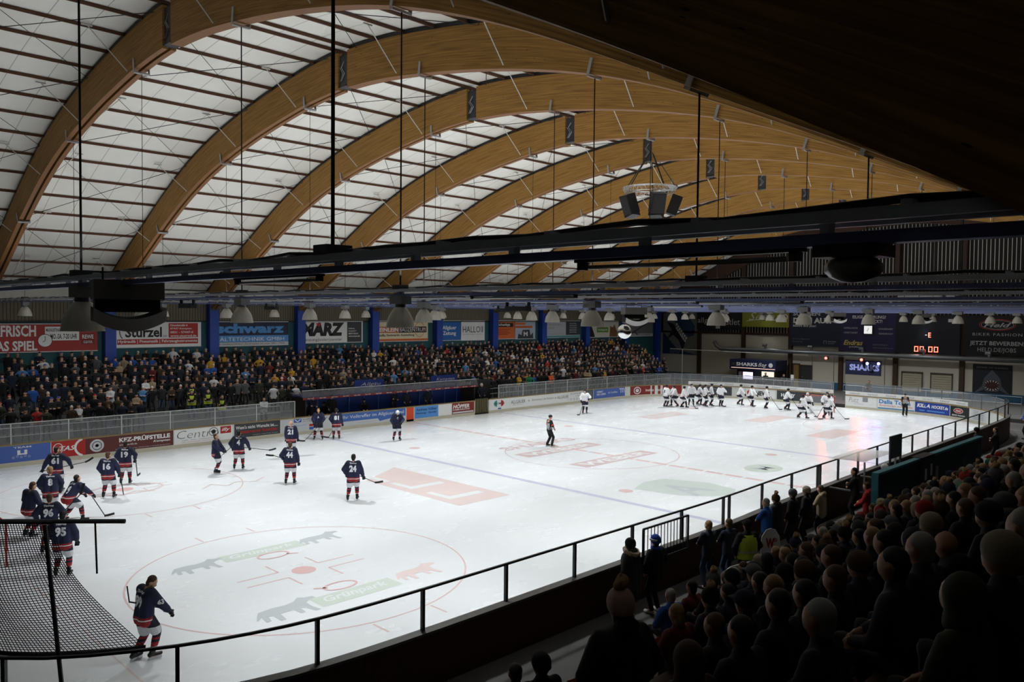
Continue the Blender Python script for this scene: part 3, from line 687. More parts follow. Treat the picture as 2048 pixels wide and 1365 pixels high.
for k in range(0, 12):
    mb = MB(); x = XK(k) if k < 11 else 72.2
    mb.box((x, YW-.35, 4.15), (.62, .5, 8.3), col_m); mb.box((x, YW-.5, 8.1), (.75, .9, .3), col_m)
    o = tag(mb.build('column'), f'blue steel column on the far wall under the {ORD[k]} roof arch', 'column', 'blue columns')
# ---- end wall
endb = line_mat('dark_boarding', S('1e1a16'), S('d4d2c6'), 1, .31, .05, .7, noise_amt=.3)
mb = MB(); mb.box((XE+.15, 13.8, 2.7), (.3, 53, 5.4), white_wall); struct(mb.build('wall_end'))
mb = MB()
tops = [(YC+s*d, z+.1) for s in (-1,) for d, z in reversed(OUT)]+[(YC+d, z+.1) for d, z in OUT[1:]]
vs = [(XE+.1, y, 5.3) for y, z in tops]+[(XE+.1, y, max(z, 5.31)) for y, z in tops]; n = len(tops)
mb.add(vs, [(i, i+1, n+i+1, n+i) for i in range(n-1)], endb); struct(mb.build('trim_4'))
ecol = mat('brown_column', S('38251a'), .6)
for i, y in enumerate([34.9, 29.7, 24.6, 19.6, 14.7, 9.3, 4.2, -.9, -6]):
    mb = MB(); mb.box((XE-.15, y, 7.0), (.35, .36, 14), ecol)
    tag(mb.build('column'), f'dark brown timber post on the end wall, {ORD[i]} from its left corner', 'column', 'brown posts on the end wall')
for i, z in enumerate((5.35, 8.7, 10.6)):
    mb = MB(); mb.box((XE-.02, 13.8, z), (.2, 53, .22), ecol); struct(mb.build('trim_%d' % (5+i)))
mb = MB(); mb.box((XE-.03, 13.8, .45), (.08, 53, .9), mat('blue_dado', S('24506e'), .6)); struct(mb.build('baseboard_end'))
# ---- near wall, left wall, outer floors
dark_wall = mat('dark_wall', S('2a2622'), .8)
mb = MB(); mb.box((31.5, YN-.15, 4.5), (84, .3, 9), dark_wall); struct(mb.build('wall_near'))
mb = MB(); mb.box((-10.1, 14, 7), (.2, 54, 14), dark_wall); struct(mb.build('wall_left'))
conc = mat('concrete', S('4c4b49'), .85, var=.15, scale=1.5)
mb = MB(); mb.box((31.5, 14, -.16), (84, 54, .3), conc); struct(mb.build('floor'))
mb = MB(); mb.box((31.5, -1.45, .14), (84, 2.7, .34), conc); struct(mb.build('floor'))
mb = MB(); mb.box((67.2, 15, .1), (11.8, 48, .3), conc); struct(mb.build('floor'))
# stands
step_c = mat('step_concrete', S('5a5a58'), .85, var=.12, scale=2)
FR = 9
def far_row(r): return 33.0+.82*r, .62+.30*r
mb = MB()
for r in range(FR):
    y, z = far_row(r); z -= .0; y1 = YW-.1 if r == FR-1 else y+.45
    mb.box((27.5, (y-.4+y1)/2, z/2), (76, y1-(y-.4), z), step_c)
mb.box((27.5, 31.6, .15), (76, 2.2, .3), step_c)
struct(mb.build('floor'))
def near_row(r): return -3.2-.85*r, .85+.47*r
mb = MB()
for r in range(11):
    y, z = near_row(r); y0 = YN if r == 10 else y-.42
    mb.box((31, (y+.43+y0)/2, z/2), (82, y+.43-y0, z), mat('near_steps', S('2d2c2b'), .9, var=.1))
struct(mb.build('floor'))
# ---------------------------------------------------------------- billboards on the far wall
def sheet(name, label, cat, f, W, H, draw, bg, thick=.03, group=None, frame=None):
    """flat advert with a panel of real thickness; f(s,t,off)"""
    t = thing(name, label, cat, group=group)
    mb = MB(); a = [f(s, u, o) for o in (-thick, 0) for s, u in ((0, 0), (W, 0), (W, H), (0, H))]
    mb.add(a, [(0, 3, 2, 1), (4, 5, 6, 7), (0, 1, 5, 4), (1, 2, 6, 5), (2, 3, 7, 6), (3, 0, 4, 7)], bg); mb.build('panel', None, t)
    A = Art(f); A.o = .01; draw(A, W, H)
    if A.mb.f: A.build('lettering', t)
    if frame:
        mb = MB(); mb.bar(f(0, H, .01), f(W, H, .01), .05, .05, frame); mb.bar(f(0, 0, .01), f(W, 0, .01), .05, .05, frame); mb.build('frame', None, t)
    return t
def T(A, s, x0, y0, x1, y1, m, W, H, **k): A.text(s, x0*W, y0*H, x1*W, y1*H, m, **k)
def Rr(A, x0, y0, x1, y1, m, W, H, o=None): A.rect(x0*W, y0*H, x1*W, y1*H, m, o)
def fw(x, z): return lambda s, t, o: Vector((x+s, YW-.12-o, z+t))
def fe(y, z, X=XE-.4): return lambda s, t, o: Vector((X-o, y-s, z+t))
def far_board(x0, x1, z0, z1, label, draw, bg): return sheet('billboard', label, 'billboard', fw(x0, z0), x1-x0, z1-z0, draw, bg, .05, 'billboards above the far crowd', pLG)
def d(A, W, H):
    T(A, 'ERFRISCH', .0, .55, .42, .95, pW, W, H, bold=.03); T(A, 'DAS SPIEL', .0, .05, .43, .4, pW, W, H, bold=.03)
    Rr(A, .5, .4, .82, .9, pW, W, H, .012); T(A, 'MAGNUSSTRASSE 6 · 87437 KEMPTEN', .51, .72, .81, .84, pK, W, H, o=.02); T(A, 'MO.-SA. 7-20 UHR', .55, .45, .8, .64, pK, W, H, o=.02)
    A.ell(.5*W, .4*H, .38, .38, pW, o=.024); A.ell(.5*W, .4*H, .38, .38, pK, .03, o=.028); A.line([(.5*W, .4*H), (.5*W, .4*H+.26)], .03, pK, .03); A.line([(.5*W, .4*H), (.5*W-.12, .4*H-.08)], .03, pK, .03)
    Rr(A, .84, .25, .97, .65, pDR, W, H, .012); T(A, 'REWE', .85, .45, .96, .6, pW, W, H, o=.02); T(A, 'OLGA POHL', .86, .28, .95, .38, pLG, W, H, o=.02)
far_board(8.8, 14.4, 4.72, 6.32, 'red billboard with white lettering and clock at the left', d, P('billboard_red', '9c2a26'))
def d(A, W, H):
    Rr(A, .6, .38, .96, .97, pR, W, H, .012); Rr(A, .01, .12, .96, .33, pR, W, H, .012)
    T(A, 'Stürzel', .1, .4, .52, .82, pK, W, H, bold=.03); T(A, 'GmbH', .53, .4, .58, .5, pDG, W, H, bold=0)
    A.ell(.14*W, .62*H, .55, .6, pK, .05, a0=PI*.5, a1=PI*1.25, n=16)
    T(A, 'Hydraulik | Pneumatik | Fahrzeuginstrumente', .02, .15, .95, .3, pW, W, H, o=.02)
    for i, s in enumerate(('Dieselstraße 6', '87437 Kempten', '0831 - 57447-0', 'www.stuerzel.de')): T(A, s, .62, .84-.145*i, (.83, .88, .9, .94)[i], .93-.145*i, pW, W, H, o=.02)
far_board(15.45, 20.7, 4.85, 6.4, 'white and red billboard with hydraulics lettering', d, pW)
def d(A, W, H):
    Rr(A, 0, .16, 1, .43, pLB, W, H, .012); Rr(A, 0, 0, 1, .15, pLG, W, H, .012)
    T(A, 'schwarz', .03, .52, .94, .93, pLB, W, H, bold=.05); T(A, 'KÄLTETECHNIK GMBH', .03, .2, .94, .39, pW, W, H, bold=.0, o=.02); T(A, '24h-Notdienst-Hotline | Sie erreichen uns unter: 0831 - 73926', .05, .03, .95, .12, pK, W, H, bold=0, o=.02)
far_board(21.5, 27.0, 4.8, 6.44, 'dark billboard with large light blue lettering', d, pNavy)
def d(A, W, H):
    T(A, 'MARZ', .02, .32, .69, .95, pK, W, H, bold=.06, shear=.15); A.poly([(.24*W, .92*H), (.33*W, .92*H), (.285*W, .74*H)], pR, .03); A.ell(.405*W, .82*H, .1, .1, pNavy, o=.03)
    T(A, 'heizung|solar|sanitär', .05, .06, .66, .22, pDG, W, H, bold=0); Rr(A, .74, .02, .98, .98, pDG, W, H, .012)
    for i, s in enumerate(('Sulzberg', 'Gewerbepark 19', '08376 9216-0', 'www.maerz.de')): T(A, s, .76, .62-.12*i, .86+.03*i, .7-.12*i, pW, W, H, o=.02)
far_board(27.9, 33.3, 4.88, 6.46, 'white billboard with heavy black capitals', d, pW)
def d(A, W, H):
    Rr(A, 0, 0, 1, .12, pO, W, H, .012); Rr(A, 0, .42, .46, .72, pO, W, H, .012); Rr(A, .46, .42, .97, .72, pK, W, H, .012)
    T(A, 'KLEINLEIN', .01, .47, .45, .67, pW, W, H, bold=.03, o=.02); T(A, 'BAUZENTRUM', .475, .47, .95, .67, pW, W, H, bold=0, o=.02)
    A.ell(.84*W, .57*H, .5, .62, pO, .04, o=.024); T(A, 'Baustoffe. Fachmarkt. Ausstellung', .02, .22, .74, .36, pDG, W, H)
far_board(34.2, 39.7, 4.88, 6.5, 'cream and orange billboard with circle', d, pCream)
far_board(40.75, 43.3, 4.85, 6.52, 'blue newspaper billboard with white name', lambda A, W, H: (T(A, 'Allgäuer', .2, .5, .8, .75, pW, W, H), T(A, 'Zeitung', .22, .22, .78, .47, pW, W, H)), P('paper_blue', '1f5fa6'))
far_board(43.35, 46.1, 4.82, 6.52, 'white billboard with tall thin black capitals', lambda A, W, H: (T(A, 'HALLO', .06, .4, .8, .72, pDG, W, H, bold=0), A.line([(.84*W, .4*H), (.84*W, .72*H)], .05, pK), A.line([(.9*W, .4*H), (.9*W, .72*H)], .08, pK), T(A, 'das unabhängige wochenblatt', .06, .28, .92, .34, pG, W, H, bold=0)), pW)
def d(A, W, H):
    Rr(A, 0, .66, .9, .88, pK, W, H, .012); T(A, 'küchenbyp', .1, .68, .75, .86, pW, W, H, o=.02); A.ell(.08*W, .76*H, .12, .12, pO, .03, o=.02)
    for i in range(4): Rr(A, .08, .5-.09*i, .75-.1*(i % 2), .53-.09*i, pDR, W, H, .012)
far_board(47.25, 49.9, 4.88, 6.52, 'orange billboard with black stripe', d, pO)
def d(A, W, H):
    Rr(A, 0, .6, .85, .72, pO, W, H, .012); Rr(A, 0, .78, .5, .9, pO, W, H, .012)
    A.poly([(.1*W, 0), (.15*W, .3*H), (.3*W, .2*H), (.35*W, .5*H), (.7*W, .5*H), (.75*W, .2*H), (.88*W, .35*H), (.9*W, 0)], pDG); T(A, 'M', .4, .15, .6, .4, pW, W, H, o=.03)
far_board(49.95, 52.6, 4.85, 6.52, 'pale photo billboard with grey figure beside orange one', d, P('sky_photo', 'a9b6c6'))
def d(A, W, H):
    Rr(A, 0, 0, 1, .1, pTeal, W, H, .012); Rr(A, .6, .15, 1, .97, pDG, W, H, .012); T(A, 'Sulzberger', .08, .7, .5, .85, pG, W, H, bold=0); T(A, 'Hof', .12, .5, .28, .65, pG, W, H, bold=0); T(A, 'www.sulzberger-hof.de', .06, .18, .55, .26, pG, W, H, bold=0)
    for i, s in enumerate(('HOTEL', 'RESTAURANT', 'TAGUNG', 'BIERGARTEN', 'SAUNA')): T(A, s, .7, .8-.13*i, .9, .87-.13*i, pLG, W, H, o=.02)
far_board(53.75, 59.1, 4.9, 6.52, 'grey and dark billboard with hotel lettering', d, P('hotel_grey', 'aeb3b8'))
def d(A, W, H):
    A.poly([(.02*W, 0), (.05*W, .5*H), (.02*W, .8*H), (.1*W, .85*H), (.15*W, .6*H), (.22*W, .2*H), (.24*W, 0)], pK); A.poly([(.7*W, 0), (.72*W, .7*H), (.8*W, .6*H), (.86*W, .8*H), (.95*W, .3*H), (.96*W, 0)], pBr2)
    Rr(A, .3, .3, .66, .62, pGr, W, H, .012); T(A, 'Grünpark', .33, .38, .63, .52, pW, W, H, o=.02); A.ell(.46*W, .72*H, .26, .3, pR, .05)
pBr2 = P('fur_brown', '7a5334')
far_board(60.2, 65.4, 4.85, 6.48, 'cream billboard with animals around green label', d, P('pale', 'c9c6ba'))
def d(A, W, H):
    A.line([(.2*W, .2*H), (.75*W, .85*H)], .16, pDG); A.line([(.3*W, .3*H), (.42*W, .1*H)], .14, pDG); Rr(A, 0, .0, 1, .18, pLG, W, H, .012); T(A, 'JAGD UND OUTDOOR KEMPTEN', .05, .05, .9, .13, pDG, W, H, o=.02)
far_board(66.7, 71.6, 4.85, 6.48, 'grey billboard with a long dark rifle', d, P('hunt_grey', '77797c'))
# ---------------------------------------------------------------- end wall painting and banners
def end_sheet(name, lab, cat, y0, y1, z0, z1, draw, bg, X=XE-.4, **k): return sheet(name, lab, cat, fe(y0, z0, X), y0-y1, z1-z0, draw, bg, **k)
def sharkhead(A, W, H):
    A.poly([(0, .0), (.0, .48*H), (.42*W, .1*H), (.95*W, .0)], P('mural_navy', '14304f'), .012)
    A.poly([(.18*W, .98*H), (.62*W, .97*H), (.9*W, .62*H), (.88*W, .42*H), (.72*W, .38*H), (.55*W, .5*H), (.4*W, .66*H), (.22*W, .8*H)], P('mural_blue', '2b3d5c'), .02)
    A.poly([(.1*W, .72*H), (.3*W, .66*H), (.42*W, .5*H), (.58*W, .3*H), (.66*W, .36*H), (.62*W, .2*H), (.56*W, .08*H), (.46*W, .3*H), (.3*W, .42*H), (.12*W, .32*H), (.26*W, .52*H)], P('mural_dark', '121722'), .022)
    for i in range(7):
        x = (.38+.045*i)*W; y = (.69-.05*i)*H; A.poly([(x, y), (x+.05*W, y-.03*H), (x-.01*W, y-.08*H)], pW, .03)
        x = (.36+.04*i)*W; y = (.56-.045*i)*H; A.poly([(x, y), (x+.05*W, y-.03*H), (x+.05*W, y+.05*H)], pW, .03)
    A.ell(.62*W, .8*H, .12, .08, pW, o=.03)
end_sheet('wall_mural', 'painted panel with dark blue shark head in the hall corner', 'mural', 39.6, 35.05, 2.9, 7.9, sharkhead, P('mural_grey', '6d6f68'), XE-.1)
def d(A, W, H): T(A, 'allgäu', .02, .25, .42, .6, pLG, W, H, bold=-.005); T(A, 'outlet', .56, .25, .98, .55, pLG, W, H, bold=-.005); Rr(A, .44, .05, .54, .2, pLG, W, H)
end_sheet('banner', 'black outlet banner with thin light lettering', 'banner', 35.1, 29.9, 5.7, 7.8, d, P('banner_black', '17181c'))
def d(A, W, H): T(A, 'Senna', .15, .4, .82, .85, pW, W, H, bold=-.01, shear=.4); A.line([(.1*W, .35*H), (.5*W, .5*H), (.85*W, .35*H)], .06, pW); A.ell(.92*W, .6*H, .3, .3, pLG); A.ell(.92*W, .6*H, .15, .15, pDG, o=.03)
end_sheet('banner', 'olive green banner with white script', 'banner', 29.75, 24.7, 6.05, 7.8, d, P('olive', '8a8f2c'))
def d(A, W, H):
    T(A, 'SUCHEN', .05, .85, .6, .97, pLG, W, H, bold=.03); T(A, 'DICH AUS!', .06, .64, .82, .8, pW, W, H, bold=.05); T(A, 'Bewirb dich jetzt!', .06, .52, .52, .6, pW, W, H); T(A, 'karriere.allgaeu.de', .05, .17, .4, .22, pG, W, H, bold=0); T(A, 'bewerbung', .05, .1, .25, .14, pG, W, H, bold=0)
    A.line([(.68*W, .08*H), (.68*W, .16*H), (.73*W, .16*H), (.73*W, .08*H)], .03, pLG); T(A, 'KLINIKVERBUND', .76, .13, .92, .16, pLG, W, H, bold=0); T(A, 'ALLGÄU', .76, .08, .88, .11, pLG, W, H, bold=0)
end_sheet('banner', 'slate blue banner with big white exclamation', 'banner', 24.55, 19.6, 4.3, 7.75, d, P('slate', '222b3e'))
def d(A, W, H):
    T(A, 'EILIGE LIEFERUNG?', .22, .84, .82, .92, pW, W, H, bold=.02); T(A, 'WIR TICKT!', .4, .73, .76, .81, pW, W, H, bold=.02)
    for i, (s, u, v) in enumerate((('EXPRESSLOGISTIK', .05, .57), ('DIREKTFAHRT', .05, .45), ('SONDERFAHRT', .68, .56), ('TERMINFRACHT', .68, .44))): T(A, '· '+s, u, v, u+.27, v+.045, pLG, W, H, bold=0)
    T(A, 'Endras', .06, .15, .42, .28, pY, W, H, bold=.03, shear=.3); T(A, 'spedition', .16, .08, .4, .13, pLG, W, H, shear=.3); T(A, '0831/57020-0', .6, .16, .86, .2, pG, W, H, bold=0); T(A, 'endras-spedition.de', .6, .08, .96, .12, pG, W, H, bold=0)
end_sheet('banner', 'purple banner with white delivery lettering', 'banner', 19.6, 14.65, 4.0, 7.6, d, pPur)
def d(A, W, H): Rr(A, .1, .1, .9, .9, mat('clock_face', (.8, .8, .78), .4, emit=.9, var=0), W, H, .012); A.line([(.5*W, .5*H), (.56*W, .68*H)], .04, pK, .03); A.line([(.5*W, .5*H), (.42*W, .34*H)], .04, pK, .03)
ck = end_sheet('wall_clock', 'square white wall clock on purple banner', 'clock', 17.5, 16.6, 5.55, 6.45, d, black, XE-.5, thick=.08)
LEDm = mat('led_red', (1, .13, .08), .5, emit=6, var=0); LEDw = mat('led_white', (.9, .9, .85), .5, emit=.8, var=0)
def seg(A, x, y, w, h, m, digit='0'):
    t = .05; g = {'0': 'abcdef', '1': 'bc', 'E': 'adefg', '-': 'g'}[digit]
    S_ = {'a': (x, y+h-t, x+w, y+h), 'd': (x, y, x+w, y+t), 'g': (x, y+h/2-t/2, x+w, y+h/2+t/2), 'f': (x, y+h/2, x+t, y+h), 'e': (x, y, x+t, y+h/2), 'b': (x+w-t, y+h/2, x+w, y+h), 'c': (x+w-t, y, x+w, y+h/2)}
    for q in g: A.rect(*S_[q], m, .02)
t = thing('scoreboard', 'dark wall scoreboard with red glowing digits', 'scoreboard')
f = fe(14.6, 4.0, XE-.6)
mb = MB(); W, H = 5.2, 3.4; a = [f(s, u, o) for o in (-.2, 0) for s, u in ((0, 0), (W, 0), (W, H), (0, H))]
mb.add(a, [(0, 3, 2, 1), (4, 5, 6, 7), (0, 1, 5, 4), (1, 2, 6, 5), (2, 3, 7, 6), (3, 0, 4, 7)], P('score_case', '161b26')); mb.build('case', None, t)
mb = MB(); mb.box((XE-.2, 12, 5.6), (.4, .3, .3), dsteel); mb.build('wall_mount', None, t)
A = Art(f); A.o = .012
for x in (1.6, 2.05, 2.75, 3.2): seg(A, x, .18, .32, .46, LEDm, '0')
A.build('time_digits', t)
A = Art(f); seg(A, 2.72, 1.45, .2, .4, LEDm, 'E'); seg(A, 2.45, 1.45, .16, .4, LEDw, '-'); A.build('period_digit', t)
A = Art(f); Rr(A, .82, .82, .95, .9, pW, W, H, .02); Rr(A, .1, .82, .14, .9, pW, W, H, .02); seg(A, 1.6, 2.65, .25, .42, LEDw, '0'); A.build('score_panels', t)
def d(A, W, H):
    A.ell(.5*W, .77*H, .27*W, .14*H, pR, .06); A.ell(.5*W, .77*H, .24*W, .11*H, pLG, .03); T(A, 'Held', .3, .71, .7, .82, pLG, W, H, shear=.4); T(A, 'BIKER FASHION', .14, .5, .86, .57, pLG, W, H, bold=0, space=1.2)
    T(A, 'JETZT BEWERBEN!', .1, .24, .9, .37, pLG, W, H, bold=.02); T(A, 'HELD.DE/JOBS', .22, .08, .78, .21, pLG, W, H, bold=0)
end_sheet('banner', 'black banner with red oval at the right edge', 'banner', 9.2, 4.2, 4.0, 7.4, d, P('banner_black2', '0e0f12'))
def d(A, W, H): T(A, 'AÜW ALLGÄU', .05, .25, .95, .7, pK, W, H, bold=.02)
bq = end_sheet('banner', 'striped white banner high above the scoreboard', 'banner', 14.6, 9.4, 8.2, 9.1, d, pLG, XE-.34)
mb = MB(); mb.box((XE-.16, 12, 8.6), (.34, .1, .1), dsteel); mb.build('wall_mount', None, bq)
def d(A, W, H):
    T(A, 'HOME OF SHARKS', .1, .88, .9, .93, pG, W, H); g = P('shark_grey', '4a4f58'); A.poly([(.5*W, .85*H), (.3*W, .6*H), (.25*W, .35*H), (.35*W, .2*H), (.65*W, .2*H), (.75*W, .35*H), (.7*W, .6*H)], g)
    A.ell(.5*W, .38*H, .2*W, .15*H, P('mouth', '3a0f10'), o=.03)
    for i in range(8):
        a = -PI*(i+.5)/8; x, y = .5*W+.2*W*math.cos(a), .38*H+.15*H*math.sin(a); A.poly([(x-.05, y), (x+.05, y), (.5*W+.15*W*math.cos(a), .38*H+.09*H*math.sin(a))], pW, .04)
        a = -a; x, y = .5*W+.2*W*math.cos(a), .38*H+.15*H*math.sin(a); A.poly([(x-.05, y), (x+.05, y), (.5*W+.15*W*math.cos(a), .38*H+.09*H*math.sin(a))], pW, .04)
    A.poly([(.25*W, .35*H), (.02*W, .1*H), (.3*W, .25*H)], g); A.poly([(.75*W, .35*H), (.98*W, .1*H), (.7*W, .25*H)], g)
end_sheet('poster', 'dark poster of an open mouthed shark on the end wall', 'poster', 8.5, 5.6, .5, 3.3, d, P('poster_dark', '14171d'), XE-.05)
# ---------------------------------------------------------------- duct, stall, doors on the end wall
t = thing('ventilation_duct', 'long grey ventilation pipe along the end wall', 'duct'); dm = mat('duct_metal', S('84878a'), .35, .7, var=.1)
mb = MB(); mb.tube([(72, 32.4, 4.5), (72, 32.1, 4.0), (72, 31.6, 3.72), (72, 27, 3.75), (72, -6, 3.78)], .2, 12, dm); mb.build('pipe', None, t, True)
for y in (26.7, 22.0, 17.2, 12.0, 7.0): mb = MB(); mb.cyl((72.05, y, 3.8), (72.05, y, 4.25), .13, None, 10, dm); mb.cyl((72.05, y+.3, 4.28), (72.05, y-.1, 4.28), .16, None, 10, dm); mb.build('outlet', None, t)
t = thing('kiosk', 'dark blue fan kiosk with white sign lettering', 'kiosk'); kb = P('kiosk_blue', '161c3c')
mb = MB(); mb.box((71.2, 27.0, 2.35), (2.4, 4.9, 1.0), kb); mb.build('canopy', None, t)
mb = MB(); mb.box((71.9, 27.0, .95), (1.2, 4.7, 1.8), P('kiosk_dark', '101018')); mb.build('counter', None, t)
A = Art(fe(29.45, 1.85, 69.98)); A.o = .01; A.text('SHARKS', .75, .38, 3.0, .72, pW, .03); A.text('Bag', 3.1, .28, 4.0, .75, pW, -.01, .4); A.rect(.2, .16, 4.85, .2, mat('kiosk_tube', (1, .6, .5), emit=1.2, var=0)); A.ell(4.4, .55, .22, .22, pLG); A.ell(.45, .55, .2, .14, pDG); A.build('sign', t)
SC = mat('screen_glow', (.75, .72, .95), emit=1.3, var=0)
A = Art(fe(27.9, .95, 69.9)); A.rect(0, 0, 1.05, .7, SC); A.text('Sharks', .2, .3, .8, .45, pPur, 0, .3, o=.03); A.build('screen', t)
A = Art(fe(26.6, 1.2, 71.2)); A.rect(0, 0, 1.3, .5, mat('hatch_glow', (1, .9, .75), emit=1.0, var=0)); A.build('service_hatch', t)
for i, (y, c) in enumerate(((28.9, pW), (28.5, pR), (28.2, pW), (23.4, pW))): mb = MB(); mb.box((71.2, y, 1.3), (.2, .3, .5), c); o = mb.build('shirt'); o.parent = t
def d(A, W, H): T(A, 'SHARKS', .12, .3, .95, .72, pLB3, W, H, bold=.05)
pLB3 = P('sign_lilac', '9aa4e0')
end_sheet('banner', 'dark blue fan banner hanging right of the red lamps', 'banner', 17.7, 14.6, 2.05, 3.35, d, P('banner_navy', '131638'), 69.5)
def door(name, lab, y, z0, w, h, m, X=XE-.02):
    t = thing(name, lab, 'door', (X, y, z0)); mb = MB(); mb.box((-.04, 0, h/2), (.06, w, h), m); mb.build('leaf', None, t)
    mb = MB(); fr = ecol
    for s in (-1, 1): mb.box((-.06, s*(w/2+.05), h/2), (.12, .1, h), fr)
    mb.box((-.06, 0, h+.05), (.12, w+.2, .1), fr); mb.build('frame', None, t)
    mb = MB(); mb.box((-.1, w/2-.15, h*.48), (.04, .14, .04), steel); mb.build('handle', None, t)
door('service_door', 'dark grey door on the end wall left of red lamps', 23.0, .25, 1.0, 2.1, P('door_dark', '2c2d30')); door('service_door', 'narrow yellow brown door beside the dark door', 24.0, .25, .55, 2.2, P('door_ochre', '7d6538'))
for i, (y, w) in enumerate(((13.3, 1.7), (10.9, 1.7))):
    t = thing('roller_shutter', f'cream framed shutter under the scoreboard, {"left" if i == 0 else "right"} one', 'shutter', (XE-.05, y, .6)); sh = P('shutter', 'a09a84'); mb = MB()
    for q in range(8): mb.box((-.03, 0, .1+.2*q), (.05, w, .18), sh)
    mb.build('slats', None, t); mb = MB(); fr2 = P('shutter_frame', '4a4038')
    for s in (-1, 1): mb.box((-.05, s*w/2, .85), (.1, .08, 1.75), fr2)
    mb.box((-.05, 0, 1.72), (.1, w+.08, .1), fr2); mb.build('frame', None, t)
# railing behind the end boards
t = thing('handrail', 'metal railing on the walkway behind the end boards', 'railing')
for a, b in ((15.8, 3.0), (34, 16.8)):
    mb = MB()
    for z in (.8, 1.3): mb.cyl((64.5, a, z+.2), (64.5, b, z+.2), .025, None, 6, steel)
    n = int(abs(a-b)/1.6)
    for i in range(n+1): mb.cyl((64.5, a+(b-a)*i/n, .25), (64.5, a+(b-a)*i/n, 1.52), .025, None, 6, steel)
    mb.build('rail_section', None, t)
# coloured effect lights on a gantry
def flood(name, lab, loc, colr, power):
    t = thing(name, lab, 'effect light', loc); mb = MB(); mb.box((.12, 0, 0), (.25, .3, .3), black); mb.build('housing', None, t)
    mb = MB(); mb.cyl((-.02, 0, 0), (-.04, 0, 0), .12, None, 12, mat(name+'_glow', colr, emit=14, var=0)); mb.build('lens', None, t)
    sp = spot('beam', (-.12, 0, -.02), power, 50, .6, colr, .1, None); sp.parent = t; sp.rotation_euler = (Vector((-14, -6, -3.5))).to_track_quat('-Z', 'Y').to_euler()
RED, BLUE = (1, .05, .04), (.25, .3, 1)
flood('red_lamp', 'left red glowing effect lamp above the far goal', (69, 19.25, 3.42), RED, 160); flood('red_lamp', 'right red glowing effect lamp beside the fan banner', (69, 16.1, 3.42), RED, 300)
flood('blue_lamp', 'blue glowing lamp on the fan banner, left one', (69, 15.6, 3.12), BLUE, 60); flood('blue_lamp', 'blue glowing lamp on the fan banner, right one', (69, 14.65, 3.15), BLUE, 90)
t = thing('light_gantry', 'thin dark gantry bar carrying the coloured effect lamps', 'gantry'); mb = MB(); mb.bar((69.2, 21.0, 3.62), (69.2, 14.0, 3.62), .06, .06, dsteel); mb.build('bar', None, t)
for y in (20.6, 18.6, 14.2): mb = MB(); mb.cyl((69.2, y, .25), (69.2, y, 3.6), .03, None, 6, dsteel); mb.build('post', None, t)
# tall net frame behind the far goal corner
t = thing('catch_net', 'thin pale pole and crossbar frame in the far corner', 'net frame'); mb = MB(); mb.cyl((63.2, 30.6, .25), (63.2, 30.6, 3.95), .03, None, 6, white_steel); mb.build('post', None, t)
mb = MB(); mb.cyl((63.2, 32.0, 3.95), (63.2, 22.5, 3.9), .025, None, 6, white_steel); mb.build('crossbar', None, t)
mb = MB()
for i in range(6): mb.cyl((63.2, 31.9-.2*i, 3.93), (63.2, 32.4-.1*i, 1.0), .006, None, 3, white_steel)
mb.build('net', None, t)
# ---------------------------------------------------------------- players benches
t = thing('players_bench_shelter', 'long blue players bench shelter with dark sloping canopy', 'shelter')
blu = mat('bench_blue', S('14307a'), .55, var=.08); can = glass_mat('canopy_glass', (.12, .13, .15), .55, .1)
mb = MB(); mb.box((29.9, 32.35, 1.2), (13.6, .08, 1.8), blu); mb.build('back_wall', None, t)
for x in (23.1, 36.7): mb = MB(); mb.box((x, 31.6, 1.15), (.08, 1.5, 1.7), P('shelter_end', '2c2520')); mb.build('end_wall', None, t)
mb = MB(); mb.quad((22.8, 30.75, 2.08), (36.9, 30.75, 2.08), (36.9, 32.4, 2.22), (22.8, 32.4, 2.22), can); mb.quad((22.8, 30.7, 2.02), (36.9, 30.7, 2.02), (37.0, 30.95, 2.42), (22.9, 30.95, 2.42), can); mb.build('canopy', None, t)
mb = MB(); mb.bar((22.9, 30.95, 2.43), (37.0, 30.95, 2.43), .03, .03, alu); mb.build('top_rail', None, t)
A = Art(lambda s, z, o: Vector((22.8+s, 30.68-o, 1.9+z))); A.rect(0, 0, 14.1, .12, pDR, 0)
for i in range(17): A.text('GEBR. MEIER', .3+i*.82, .03, .75+i*.82, .09, pW, .0, o=.005)
A.build('valance', t)
for i in range(12): mb = MB(); mb.box((23.6+1.15*i, 32.27, 1.3), (.07, .06, 1.5), P('rib_blue', '3d62b4')); mb.build('rib', None, t)
t2 = thing('bench', 'long dark seat bench inside the blue shelter', 'bench'); mb = MB(); mb.box((29.9, 31.95, .72), (13.2, .4, .06), P('seat', '2a1a16')); mb.build('seat', None, t2)
for i in range(5): mb = MB(); mb.box((24+3*i, 31.95, .5), (.08, .35, .4), dsteel); mb.build('leg', None, t2)
t = thing('bench_gate', 'dark gate with yellowish bars right of the benches', 'gate'); mb = MB()
for i in range(8): mb.box((36.1+.16*i, 30.08, .6), (.05, .06, 1.0), P('bar_ochre', '7a6f4c'))
mb.build('bars', None, t); mb = MB(); mb.box((36.65, 30.12, .55), (1.35, .03, 1.0), black); mb.build('backing', None, t)
t = thing('entrance_screen', 'dark mesh partition right of the bench shelter', 'partition'); mb = MB(); mb.box((37.9, 31.5, 1.35), (1.9, .05, 1.9), P('mesh_dark', '1d1e20')); mb.build('panel', None, t)
